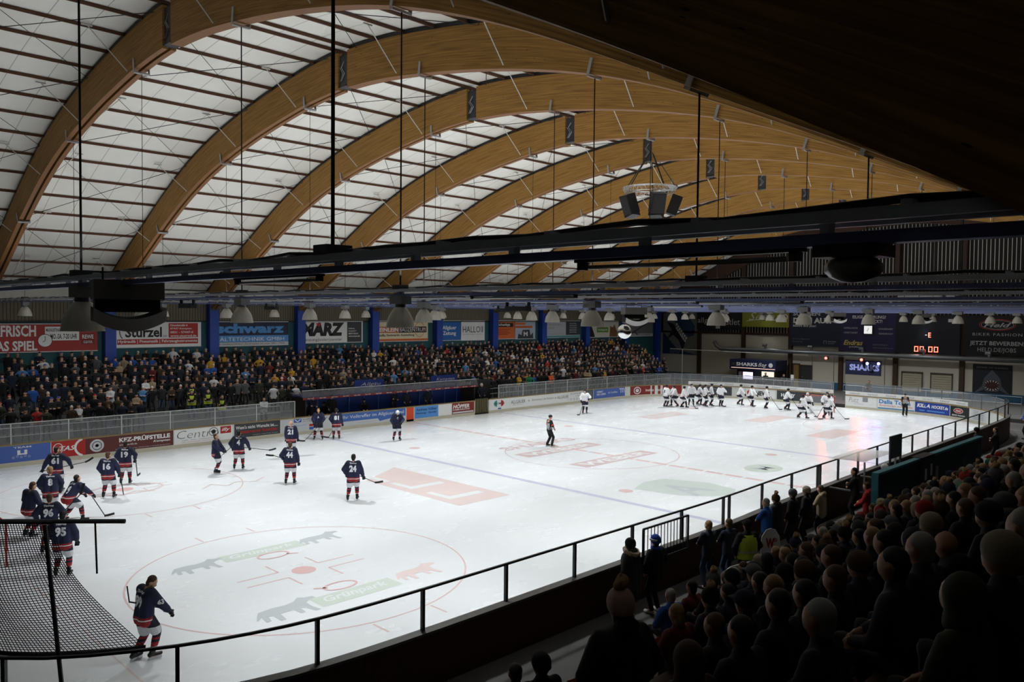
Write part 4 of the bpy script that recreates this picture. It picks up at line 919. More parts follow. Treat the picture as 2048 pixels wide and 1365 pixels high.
# far rail in front of the crowd
t = thing('handrail', 'pale grey crowd rail along the bottom of the far stand', 'railing')
for a, b in ((3, 22.3), (38.6, 64)):
    mb = MB(); 
    for z in (1.05, 1.45): mb.cyl((a, 32.45, z), (b, 32.45, z), .022, None, 6, steel)
    n = int((b-a)/2)
    for i in range(n+1): mb.cyl((a+(b-a)*i/n, 32.45, .3), (a+(b-a)*i/n, 32.45, 1.46), .022, None, 6, steel)
    mb.build('rail_section', None, t)
bn = P('fan_blue', '17307a')
for (x0, x1, lab, s) in ((27.6, 29.9, 'blue fan banner with white script above the bench canopy, left one', 'Allgäu'), (34.0, 36.4, 'blue fan banner with pale edge above the bench canopy, right one', 'Kempten')):
    sheet('fan_banner', lab, 'banner', lambda s_, t_, o, x0=x0: Vector((x0+s_, 32.45-o, 2.15+t_)), x1-x0, .55, lambda A, W, H, s=s: T(A, s, .2, .2, .9, .7, pLG, W, H, bold=0, shear=.3), bn)
# ---------------------------------------------------------------- lighting gantries under each arch
tray_m = mat('cable_tray', S('c2c5cc'), .45, .25, var=.1); tray_b = mat('tray_blue', S('7f88b4'), .4, .2); rod_m = mat('hanger_rod', S('1a1a1a'), .5, .4); tube_lit = mat('strip_light', S('c9c9c4'), .4, var=.03)
def tray_meshes():
    a = MB()
    for x in (-.11, .11): a.bar((x, -11.6, 7.62), (x, 38.6, 7.62), .035, .06, tray_m)
    b = MB(); b.bar((0, -11.6, 7.52), (0, 38.6, 7.52), .1, .06, tray_b)
    c = a
    for i in range(46): c.bar((-.11, -11+1.08*i, 7.66), (.11, -11+1.08*i, 7.66), .05, .03, tray_m); c.box((0, -11+1.08*i+.4, 7.57), (.06, .05, .12), tray_m)
    d = MB(); rr = random.Random(3)
    pts = [(.06*math.sin(i*1.7)+.02, -11.4+i*.5, 7.68+.012*math.sin(i*2.3)) for i in range(100)]; d.tube(pts, .022, 5, black)
    return a.mesh('cable_tray'), b.mesh('conduit'), d.mesh('cables')
TM = tray_meshes()
dark_rail = {}
for k in range(0, 11):
    t = thing('lighting_gantry', f'long cable tray gantry with lamps hanging under the {ORD[k]} roof arch', 'gantry', (XK(k), 0, 0), 0, 'lighting gantries across the rink')
    for n_, me in zip(('cable_tray', 'conduit', 'cables'), TM): obj(n_, me, t)
    for y in ((-5.1, 1.75)+ROD_Y[2:] if k == 0 else ROD_Y):
        zt = LOW[near_i(y)][1]-.14
        mb = MB(); mb.cyl((0, y, 7.66), (0, y, zt), .017 if y < 10 else .009, None, 6, rod_m); mb.build('hanger_rod', None, t)
        mb = MB(); mb.box((0, y, 7.69), (.26, .22, .09), dsteel); mb.build('clamp', None, t)
# strip lights on the gantries
def strip_light(k, y0, y1, lab):
    t = thing('strip_light', lab, 'lamp', (XK(k)+.02, 0, 7.44), 0, 'fluorescent strip lights on the gantries')
    mb = MB(); mb.bar((0, y0, .045), (0, y1, .045), .05, .025, dsteel); mb.build('tray', None, t); mb = MB(); mb.cyl((0, y0+.1, 0), (0, y1-.1, 0), .014 if k == 0 else .022, None, 8, tube_lit); mb.build('tube', None, t, True)
    for y in (y0+.05, y1-.05): mb = MB(); mb.box((0, y, .02), (.05, .05, .07), black); mb.build('end_cap', None, t)
for k, a, b, lab in ((0, -4.9, -3.2, 'nearest strip light with pale tube left of the centre'), (0, -9.4, -7.9, 'nearest strip light at the right below the dark gantry'), (1, -2.5, 0.2, 'strip light on the second gantry right of centre'), (2, -3.5, -.8, 'strip light on the third gantry towards the right'), (3, 2.9, 5, 'strip light on the fourth gantry'), (3, 11, 13, 'strip light further left on the fourth gantry')):
    strip_light(k, a, b, lab)
# bell lamps
bell_m = mat('bell_prismatic', S('b8b5aa'), .35, var=.25, scale=14, stretch=(1, 1, .1), spec=.6, bump=.3); lamp_box = mat('lamp_ballast', S('7c7c7c'), .45, .2); glow = mat('lamp_glow', (1, .97, .9), emit=6, var=0)
def bell_meshes():
    a = MB(); prof = [(.1, .32), (.13, .3), (.2, .2), (.26, .08), (.285, -.04), (.29, -.1), (.3, -.12)]
    n = 32; vs = []
    for r, z in prof:
        for q in range(n):
            an = 2*PI*q/n; rr = r*(1+.02*(q % 2)); vs.append((rr*math.cos(an), rr*math.sin(an), z))
    a.add(vs, [(i*n+q, i*n+(q+1) % n, (i+1)*n+(q+1) % n, (i+1)*n+q) for i in range(len(prof)-1) for q in range(n)], bell_m)
    b = MB(); b.box((0, 0, .47), (.26, .42, .18), lamp_box); b.cyl((0, 0, .38), (0, 0, .31), .11, None, 12, lamp_box); b.cyl((.1, .16, .5), (.1, .32, .5), .09, None, 12, lamp_box)
    c = MB(); c.cyl((0, 0, -.05), (0, 0, -.06), .17, None, 16, glow)
    d = MB(); d.cyl((0, 0, .56), (0, 0, .68), .015, None, 6, steel); d.box((0, 0, .62), (.06, .2, .03), steel)
    return a.mesh('shade', True), b.mesh('ballast_box'), c.mesh('bulb'), d.mesh('hook')
BMS = bell_meshes(); ROWN = ['row nearest the camera side', 'second row', 'middle row', 'fourth row', 'row nearest the far crowd']
for (k, j), L_ in LAMP_LIGHTS.items():
    y = L_.location.y
    t = thing('bell_lamp', f'prismatic bell lamp on the {ORD[k]} gantry, {ROWN[j]}', 'lamp', (XK(k), y, 6.95), 0, 'bell lamps hanging above the ice')
    for n_, me in zip(('shade', 'ballast_box', 'bulb', 'hook'), BMS): obj(n_, me, t)
    L_.parent = t; L_.location = (0, 0, -.17); U_ = UP_LIGHTS[(k, j)]; U_.parent = t; U_.location = (0, 0, .98)
for (x, y, lab) in ((72.2, 27.0, 'bell lamp throwing a pale cone on the olive banner'), (72.2, 12.2, 'bell lamp throwing a pale cone on the scoreboard')):
    t = thing('bell_lamp', lab, 'lamp', (x, y, 6.95), 0, 'bell lamps hanging above the ice')
    for n_, me in zip(('shade', 'ballast_box', 'bulb', 'hook'), BMS): obj(n_, me, t)
    mb = MB(); mb.cyl((0, 0, .68), (0, 0, 1.6), .01, None, 4, steel); mb.build('cord', None, t)
    sp = spot('lamp_light', (0, 0, -.17), 60, 80, .7); sp.parent = t
# bulkhead lamp at the right on the nearest gantry
t = thing('bulkhead_lamp', 'oval frosted bulkhead lamp under the nearest gantry at right', 'lamp', (XK(0), -9.65, 7.4)); mb = MB(); mb.box((0, 0, .06), (.24, .3, .06), dsteel); mb.build('base', None, t); mb = MB(); mb.ball((0, 0, -.02), (.1, .14, .07), mat('frosted', S('8a8680'), .3)); mb.build('diffuser', None, t, True)
# mirror globe
t = thing('mirror_ball', 'small shiny glass globe under the middle loudspeaker', 'mirror ball', (21.4, 6.1, 6.55)); mb = MB(); mb.ball((0, 0, 0), .26, mat('mirror', (.85, .85, .85), .06, 1, var=0), 20, 14); mb.build('ball', None, t, True); mb = MB(); mb.cyl((0, 0, .25), (0, 0, .95), .01, None, 4, rod_m); mb.build('cord', None, t)
# hanging horn loudspeakers with curved lower face
horn_w = mat('horn_grey', S('dedbd8'), .5); horn_d = mat('speaker_grey', S('66635f'), .6)
def horn(x, y, z, s, lab, rz):
    t = thing('loudspeaker', lab, 'loudspeaker', (x, y, z), rz, 'hanging horn loudspeakers')
    mb = MB(); mb.box((0, 0, .2*s), (.5*s, .86*s, .26*s), horn_d); mb.build('cabinet', None, t)
    mb = MB(); n = 12; vs = []
    for i in range(n+1):
        a = -1+2*i/n; yy = a*.44*s; zz = -.22*s-(1-a*a)*.14*s
        vs += [(-.30*s, yy, zz-.0), (-.38*s, yy, zz+.17*s), (.1*s, yy, zz+.2*s), (.1*s, yy, zz)]
    mb.add(vs, [(4*i, 4*i+4, 4*i+5, 4*i+1) for i in range(n)], horn_w); mb.add(vs, [(4*i+1, 4*i+5, 4*i+6, 4*i+2) for i in range(n)]+[(4*i, 4*i+3, 4*i+7, 4*i+4) for i in range(n)]+[(0, 1, 2, 3), (4*n, 4*n+3, 4*n+2, 4*n+1)], black); mb.build('horn', None, t)
    mb = MB(); mb.box((.08*s, 0, 0), (.3*s, .8*s, .2*s), black); mb.build('throat', None, t)
    mb = MB()
    for yy in (-.3, .3): mb.cyl((0, yy*s, .33*s), (0, yy*s, .5*s), .012, None, 4, rod_m)
    mb.build('hanger', None, t)
horn(2.3, .15, 7.22, 1.0, 'large dark horn loudspeaker at the upper left with pale curved lip', 1.35)
horn(21.4, 5.7, 7.1, .95, 'dark horn loudspeaker in the middle above mirror ball', 1.0)
horn(47, 9.1, 7.1, .95, 'small dark horn loudspeaker before the purple banner', .9)
horn(53.4, 6.2, 7.1, .9, 'smallest horn loudspeaker before the scoreboard', .9)
# projector style heaters between trays
for (k, y, lab) in ((1, 13.2, 'black double floodlight bracket on the second gantry at left'), (2, 19.9, 'black floodlight bracket on the third gantry at left'), (3, 12.2, 'black floodlight bracket on the fourth gantry left of centre'), (2, 5.2, 'black floodlight bracket on the third gantry in the middle'), (5, 21.0, 'black floodlight bracket on the sixth gantry'), (7, 26.0, 'black floodlight bracket before the outlet banner')):
    t = thing('floodlight', lab, 'floodlight', (XK(k), y, 7.3)); mb = MB(); mb.box((0, 0, 0), (.2, .9, .14), black); mb.build('housing', None, t); mb = MB()
    for s in (-.45, .45): mb.cyl((0, s, .02), (0, s, .25), .05, None, 8, black)
    mb.build('bracket', None, t)
# ---------------------------------------------------------------- central ring truss with loudspeakers
CX, CY_, CZ = 34.0, 14.0, 14.0
t = thing('ring_truss', 'pale circular truss hanging below the roof with black straps', 'truss', (CX, CY_, CZ))
R_ = 1.45
for z, r in ((.0, R_), (.0, R_-.3), (-.26, R_-.15)):
    mb = MB(); mb.tube([(r*math.cos(2*PI*i/32), r*math.sin(2*PI*i/32), z) for i in range(32)], .022, 6, alu, closed=True); mb.build('ring_tube', None, t)
mb = MB()
for i in range(32):
    a = 2*PI*i/32; b = 2*PI*(i+1)/32; m_ = (a+b)/2
    p = [(R_*math.cos(a), R_*math.sin(a), 0), ((R_-.15)*math.cos(m_), (R_-.15)*math.sin(m_), -.26), (R_*math.cos(b), R_*math.sin(b), 0)]
    mb.tube(p, .01, 4, alu); q = [((R_-.3)*math.cos(a), (R_-.3)*math.sin(a), 0), p[1]]; mb.tube(q, .01, 4, alu); mb.tube([p[0], q[0]], .01, 4, alu)
mb.build('lattice', None, t)
for i in range(5):
    a = .5+2*PI*i/5; mb = MB(); mb.bar((R_*math.cos(a), R_*math.sin(a), .02), (.05*math.cos(a)+.1, .05*math.sin(a), 2.0), .07, .02, black); mb.build('strap', None, t)
mb = MB(); mb.cyl((.1, .1, 1.95), (.15, .15, 2.5), .05, None, 8, white_steel); mb.build('hoist', None, t)
for i in range(5):
    a = .3+2*PI*i/5; t = thing('loudspeaker', f'black ceiling loudspeaker tilted under the ring truss, {("right rear", "far", "left", "front", "front right")[i]} one', 'loudspeaker', (CX+1.3*math.cos(a), CY_+1.3*math.sin(a), CZ-.95), a, 'loudspeakers under the ring truss')
    r = Matrix.Rotation(.35, 3, 'Y'); mb = MB(); mb.box((0, 0, 0), (.55, .72, 1.05), P('speaker_black', '0c0c0d'), r); mb.build('cabinet', None, t)
    mb = MB(); mb.box(r @ Vector((.28, 0, 0)), (.02, .64, .96), P('grille', '1b1b1c'), r); mb.build('grille', None, t); mb = MB(); mb.bar((0, -.2, .5), (0, -.2, .75), .03, .03, steel); mb.bar((0, .2, .5), (0, .2, .75), .03, .03, steel); mb.build('bracket', None, t)
# ---------------------------------------------------------------- people
SOFT = []
def soft(name, mb, voxel, parent=None, mats=None, smooth=3, classify=None):
    me = mb.mesh(name); o = obj(name, me, parent); r = o.modifiers.new('r', 'REMESH'); r.mode = 'VOXEL'; r.voxel_size = voxel
    if smooth: s = o.modifiers.new('s', 'SMOOTH'); s.factor = .5; s.iterations = smooth
    SOFT.append((o, mats or [], classify)); return o
def flush():
    dg = bpy.context.evaluated_depsgraph_get(); new = []
    for o, mats, cl in SOFT: new.append(bpy.data.meshes.new_from_object(o.evaluated_get(dg)))
    for (o, mats, cl), me in zip(SOFT, new):
        o.modifiers.clear(); old = o.data; o.data = me; me.name = o.name.split('.')[0]; bpy.data.meshes.remove(old)
        me.materials.clear()
        for m_ in mats: me.materials.append(m_)
        me.polygons.foreach_set('use_smooth', [True]*len(me.polygons))
        if cl: me.polygons.foreach_set('material_index', [cl(p.center) for p in me.polygons])
        me.update()
    SOFT.clear()
def ik(a, b, l1, l2, hint):
    a = Vector(a); b = Vector(b); d = b-a; L = min(d.length, l1+l2-.002); d.normalize(); b = a+d*L
    x = (l1*l1-l2*l2+L*L)/(2*L); h = math.sqrt(max(0, l1*l1-x*x)); hv = Vector(hint); hv -= d*hv.dot(d); hv.normalize()
    return a+d*x+hv*h, b
def skel(hip=.93, lean=.06, feet=((-.14, 0), (.14, 0)), hands=((-.28, .05, .8), (.28, .05, .8)), twist=0, head=(0, 0), footz=.09, kneehint=(0, 1, 0), elbow=((-1, -.5, -.2), (1, -.5, -.2)), hipy=0, side=0, footrot=(.15, -.15)):
    J = {}; hc = Vector((0, hipy, hip)); up = Vector((side, math.sin(lean), math.cos(lean))).normalized(); J['hip'] = hc; J['neck'] = hc+up*.53; J['up'] = up
    R_ = Matrix.Rotation(twist, 3, 'Z'); rt = R_ @ Vector((1, 0, 0))
    J['shL'] = J['neck']-up*.05-rt*.185; J['shR'] = J['neck']-up*.05+rt*.185
    J['hipL'] = hc+Vector((-.1, 0, -.02)); J['hipR'] = hc+Vector((.1, 0, -.02))
    for s, i in (('L', 0), ('R', 1)):
        f = feet[i]; an = Vector((f[0], f[1], f[2] if len(f) > 2 else footz)); J['kn'+s], J['an'+s] = ik(J['hip'+s], an, .44, .43, kneehint)
        J['el'+s], J['ha'+s] = ik(J['sh'+s], hands[i], .3, .27, elbow[i])
    hp_, hy_ = head; M = Matrix.Rotation(hy_+twist*.5, 3, 'Z') @ Matrix.Rotation(-hp_-lean*.25, 3, 'X'); J['HM'] = M
    J['head'] = J['neck']+M @ Vector((0, .025, .16)); J['frot'] = footrot
    return J
def body(J, voxel=.02, parent=None, mats=None, hands=True, classify=None, name='body', fat=1.0):
    mb = MB(); N = 8
    def tb(p, r): mb.tube(p, r, N, None); [mb.ball(q, rr, None, 8, 6) for q, rr in zip(p, r)]
    hc, nk, up = J['hip'], J['neck'], J['up']
    for s in (-1, 1):
        o = Vector((s*.06, 0, 0)); tb([hc+o, hc+up*.2+o, hc+up*.42+o, nk-up*.07+o*.6], [.105*fat, .1*fat, .115*fat, .07])
    tb([nk-up*.03, nk+(J['head']-nk)*.6], [.06, .055])
    M = J['HM']; h = J['head']
    mb.ball(h+M @ Vector((0, 0, .02)), (.083, .102, .112), None, 12, 9, M); mb.ball(h+M @ Vector((0, .035, -.06)), (.052, .055, .055), None, 10, 7, M)
    mb.ball(h+M @ Vector((0, .105, -.012)), (.014, .02, .022), None, 8, 6, M); mb.ball(h+M @ Vector((0, .092, -.055)), (.028, .014, .012), None, 8, 6, M)
    for s in (-1, 1): mb.ball(h+M @ Vector((s*.092, 0, 0)), (.014, .024, .036), None, 8, 6, M)
    for s in 'LR':
        tb([J['sh'+s], J['el'+s], J['ha'+s]], [.055, .042, .03])
        tb([J['hip'+s], J['kn'+s], J['an'+s]], [.085, .058, .042])
        fr = Matrix.Rotation(J['frot'][0 if s == 'L' else 1], 3, 'Z'); a = J['an'+s]; toe = a+fr @ Vector((0, .16, -.04)); tb([a+Vector((0, -.03, -.03)), toe], [.045, .035])
        if hands:
            d = (J['ha'+s]-J['el'+s]).normalized(); sx = -1 if s == 'L' else 1; q = J['ha'+s]+d*.04
            side = d.cross(Vector((0, 1, .3))).normalized(); cur = d.cross(side).normalized()
            mb.ball(J['ha'+s]+d*.045, (.042, .042, .042), None, 8, 6)
            for f, (off, ln) in enumerate(((-.03, .07), (-.01, .08), (.01, .075), (.03, .06))):
                p0 = J['ha'+s]+d*.07+side*off; p1 = p0+d*ln*.55+cur*.012; p2 = p1+d*ln*.3+cur*.03; mb.tube([p0, p1, p2], [.0125, .0115, .0105], 6)
            p0 = J['ha'+s]+d*.03+side*.035; mb.tube([p0, p0+side*.03+d*.03, p0+side*.03+d*.06+cur*.01], [.014, .012, .011], 6)
    return soft(name, mb, voxel, parent, mats, 2, classify)
def tubes(parts, name, voxel, parent, mats, smooth=3, N=8):
    mb = MB()
    for p, r in parts:
        p = [Vector(q) for q in p]; mb.tube(p, r, N)
        for q, rr in zip(p, r): mb.ball(q, rr, None, 8, 6)
    return soft(name, mb, voxel, parent, mats, smooth)
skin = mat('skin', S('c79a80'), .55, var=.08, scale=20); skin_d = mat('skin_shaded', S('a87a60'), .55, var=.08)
HAIR = {n: mat('hair_'+n, S(c), .7, var=.25, scale=60) for n, c in (('dark', '1f1712'), ('brown', '4a3222'), ('fair', '8c6f4c'), ('grey', '8c8a86'), ('black', '0f0d0c'))}
TROU = mat('trousers_black', S('15161a'), .8); JEANS = mat('trousers_denim', S('2d3d57'), .8, var=.2, scale=20)
NAVY, RED_, WHT = S('151a34'), S('8f1d22'), S('d8d8d8')
jersey_h = zbands('home_jersey', [(0, S('8f1d22')), (.86, WHT), (.885, S('8f1d22')), (.93, S('1a1f3e')), (1.33, S('151932'))]); shorts_h = zbands('home_shorts', [(0, S('cfd0d4')), (.70, S('12162c'))])
socks_h = zbands('home_socks', [(0, S('12162c')), (.24, WHT), (.275, RED_), (.36, S('12162c')), (.42, RED_), (.46, S('12162c'))]); glove_h = mat('glove_dark', S('0f1120'), .6)
jersey_w = zbands('away_jersey', [(0, S('22242e')), (.86, S('e6e7ea')), (.93, S('c03a3a')), (.95, S('e6e7ea'))]); shorts_w = zbands('away_shorts', [(0, S('e0e1e4')), (.66, S('14182c'))]); socks_w = zbands('away_socks', [(0, S('14161f')), (.22, S('c03a3a')), (.26, S('14161f'))])
helmet_d = mat('helmet_dark', S('11141f'), .3); helmet_w = mat('helmet_white', S('e6e6e6'), .3); boot = mat('skate_boot', S('0e0e10'), .4); blade_m = mat('skate_blade', S('c9ccd0'), .25, .8)
boot_h = mat('skate_boot_grey', S('4b5166'), .45)
def hair_obj(J, style, m, parent, voxel=.016):
    mb = MB(); M = J['HM']; h = J['head']
    if style == 'bald': return None
    mb.ball(h+M @ Vector((0, -.024, .052)), (.09, .1, .1), None, 12, 9, M)
    mb.ball(h+M @ Vector((0, -.05, -.02)), (.08, .065, .085), None, 12, 8, M); mb.ball(h+M @ Vector((0, -.045, -.07)), (.06, .05, .05), None, 10, 7, M)
    if style == 'beard': mb.ball(h+M @ Vector((0, .05, -.085)), (.052, .05, .042), None, 10, 7, M)
    if style == 'long': mb.ball(h+M @ Vector((0, -.05, -.06)), (.085, .07, .13), None, 10, 8, M)
    if style == 'bun': mb.ball(h+M @ Vector((0, -.06, .13)), .04, None, 8, 6)
    return soft('hair', mb, voxel, parent, [m], 1)
def number_on_back(jer, s, name=None, front=False, col=None, zc=1.22, h=.25, w=None, xc=0, parent=None):
    me = jer.data; bvh = BVHTree.FromPolygons([v.co for v in me.vertices], [tuple(p.vertices) for p in me.polygons])
    import bmesh
    bm = bmesh.new(); dirn = 1 if not front else -1
    def put(s, zc, h, w, bold):
        vs, fs = text_mesh(s, bold, 0, 1.0); b = [bm.verts.new((((x-.5)*w)*dirn+xc, 0, zc+(y-.5)*h)) for x, y in vs]
        for f in fs:
            try: bm.faces.new([b[i] for i in f])
            except Exception: pass
    put(s, zc, h, w or .125*len(s)+.02, .05)
    if name: put(name, zc+h/2+.075, .05, .26, .02)
    bmesh.ops.triangulate(bm, faces=bm.faces[:])
    for _ in range(3):
        es = [e for e in bm.edges if e.calc_length() > .045]
        if es: bmesh.ops.subdivide_edges(bm, edges=es, cuts=1); bmesh.ops.triangulate(bm, faces=[f for f in bm.faces if len(f.verts) > 3])
    for v in bm.verts:
        o = Vector((v.co.x, -1.2*dirn, v.co.z)); hit, n, i, d_ = bvh.ray_cast(o, Vector((0, dirn, 0)))
        v.co.y = (hit.y-.008*dirn) if hit else -.17*dirn
    m2 = bpy.data.meshes.new('number'); bm.to_mesh(m2); bm.free(); m2.materials.append(col or num_w); return obj('number', m2, parent or jer)
num_w = mat('number_white', S('e2e2e6'), .6); num_d = mat('number_dark', S('15172a'), .6)
def skater(lab, x, y, heading, J, team='h', num=None, name=None, hair='short', hm='brown', helmet=None, vox=.022, scale=.99, gloves=True, goalie=False, group=None, nm='hockey_player', front=False):
    t = thing(nm, lab, 'person', (x, y, 0), heading-PI/2, group); t.scale = (scale,)*3
    body(J, vox, t, [skin], hands=not gloves)
    jm, sm, km, gm_ = (jersey_h, shorts_h, socks_h, glove_h) if team == 'h' else (jersey_w, shorts_w, socks_w, glove_h)
    hc, nk, up = J['hip'], J['neck'], J['up']; o = Vector((.085, 0, 0)); parts = []
    for s in (-1, 1): parts.append(([hc-up*.08+o*s*1.1, hc+up*.2+o*s, hc+up*.4+o*s*1.15, nk-up*.07+o*s*.9], [.165, .15, .155, .11]))
    for s in 'LR':
        w = J['ha'+s]-(J['ha'+s]-J['el'+s]).normalized()*.07; parts.append(([J['sh'+s], J['el'+s], w], [.12, .1, .078]))
    jer = tubes(parts, 'jersey', vox*1.1, t, [jm]); parts = [([hc+Vector((0, 0, .02)), hc-Vector((0, 0, .06))], [.15, .14])]
    for s in 'LR': parts.append(([J['hip'+s], J['hip'+s].lerp(J['kn'+s], .82)], [.15, .13]))
    tubes(parts, 'shorts', vox*1.1, t, [sm])
    for s, i in (('L', 0), ('R', 1)):
        k, a = J['kn'+s], J['an'+s]; r = 1.0 if not goalie else 1.3
        tubes([([k+(k-a).normalized()*.04, k.lerp(a, .35), k.lerp(a, .85)], [.082*r, .085*r, .06*r])], 'sock', vox, t, [km])
        fr = Matrix.Rotation(J['frot'][i], 3, 'Z'); mb = MB(); mb.tube([a+Vector((0, 0, .1)), a+Vector((0, -.01, .0))], [.058, .056], 8); mb.ball(a+Vector((0, 0, .1)), .058, None, 8, 6); mb.tube([a+fr @ Vector((0, -.05, -.02)), a+fr @ Vector((0, .17, -.03))], [.052, .042], 8); mb.ball(a+fr @ Vector((0, .17, -.03)), .042, None, 8, 6); mb.ball(a+fr @ Vector((0, -.05, -.02)), .052, None, 8, 6)
        sk = soft('skate', mb, vox*.8, t, [boot_h if team == 'g' else boot], 1)
        mb = MB(); c = a+fr @ Vector((0, .05, -.105)); mb.box(c, (.012, .29, .05), blade_m, fr); mb.box(a+fr @ Vector((0, -.03, -.08)), (.03, .07, .05), blade_m, fr); mb.box(a+fr @ Vector((0, .12, -.08)), (.03, .07, .04), blade_m, fr); mb.build('blade', None, sk)
        if gloves:
            d = (J['ha'+s]-J['el'+s]).normalized(); q = J['ha'+s]; sd = d.cross(Vector((0, 1, .2))).normalized(); cu = d.cross(sd).normalized(); mb = MB()
            mb.tube([q-d*.09, q+d*.0], [.07, .055], 8); mb.ball(q-d*.09, .068, None, 8, 6); mb.ball(q+d*.05, (.055, .055, .055), None, 8, 6)
            for off in (-.045, -.015, .015, .045): p0 = q+d*.07+sd*off; mb.tube([p0, p0+d*.045+cu*.02, p0+d*.05+cu*.06], [.02, .019, .017], 6)
            mb.tube([q+d*.03+sd*.05, q+d*.06+sd*.075+cu*.03], [.024, .02], 6); soft('glove', mb, vox*.75, t, [gm_], 1)
        if goalie:
            mb = MB(); mid = k.lerp(a, .5)+Vector((0, .11, .02)); dd = (k-a).normalized(); 
            for u_, r_ in ((-.3, .1), (-.1, .12), (.1, .125), (.32, .11)): mb.ball(mid+dd*u_, (.15, .07, .16), None, 10, 7)
            soft('leg_pad', mb, .028, t, [helmet_w], 2)
    if helmet:
        M = J['HM']; h = J['head']; mb = MB(); mb.ball(h+M @ Vector((0, -.005, .045)), (.102, .122, .105), None, 14, 10, M)
        for s in (-1, 1): mb.ball(h+M @ Vector((s*.09, -.01, -.01)), (.022, .045, .05), None, 8, 6, M)
        soft('helmet', mb, .018, t, [helmet_w if helmet == 'w' else helmet_d], 1)
        mb = MB(); mb.box(h+M @ Vector((0, .118, .0)), (.15, .006, .07), glass_mat('visor', (.7, .75, .8), .3), M); mb.build('visor', None, t)
    else: hair_obj(J, hair, HAIR[hm], t)
    t['_j'] = 1; del t['_j']
    return t, jer, (num, name, front)
PEND = []
def player(lab, x, y, hd, J, **k):
    t, jer, (num, name, front) = skater(lab, x, y, math.radians(hd), J, **k)
    if num: PEND.append((jer, num, name, front, k.get('team', 'h'), J))
    return t
def wpt(t, p):
    """local point of a figure to world"""
    return Matrix.LocRotScale(t.location, t.rotation_euler, t.scale) @ Vector(p)
def stick(lab, a, b, bdir, m=None, bh=.07):
    a = Vector(a); b = Vector(b); bd = Vector(bdir).normalized(); c = a.lerp(b, .5)
    t = thing('hockey_stick', lab, 'stick', a, 0, None); mb = MB(); mb.bar(a-a, b-a, .03, .022, m or mat('stick_dark', S('1b1b1e'), .4)); mb.build('shaft', None, t)
    mb = MB(); e = b-a; p1 = e+bd*.1; p2 = e+bd*.3+Vector((0, 0, .03)); mb.bar(e-bd*.02, p1, .02, bh, m or black); mb.bar(p1, p2, .018, bh*1.07, m or black); mb.build('blade', None, t); return t
HS = .13  # ankle height in skates
def F(lx, ly, rx, ry): return ((lx, ly, HS), (rx, ry, HS))
stand = dict(hip=.96, footz=HS)
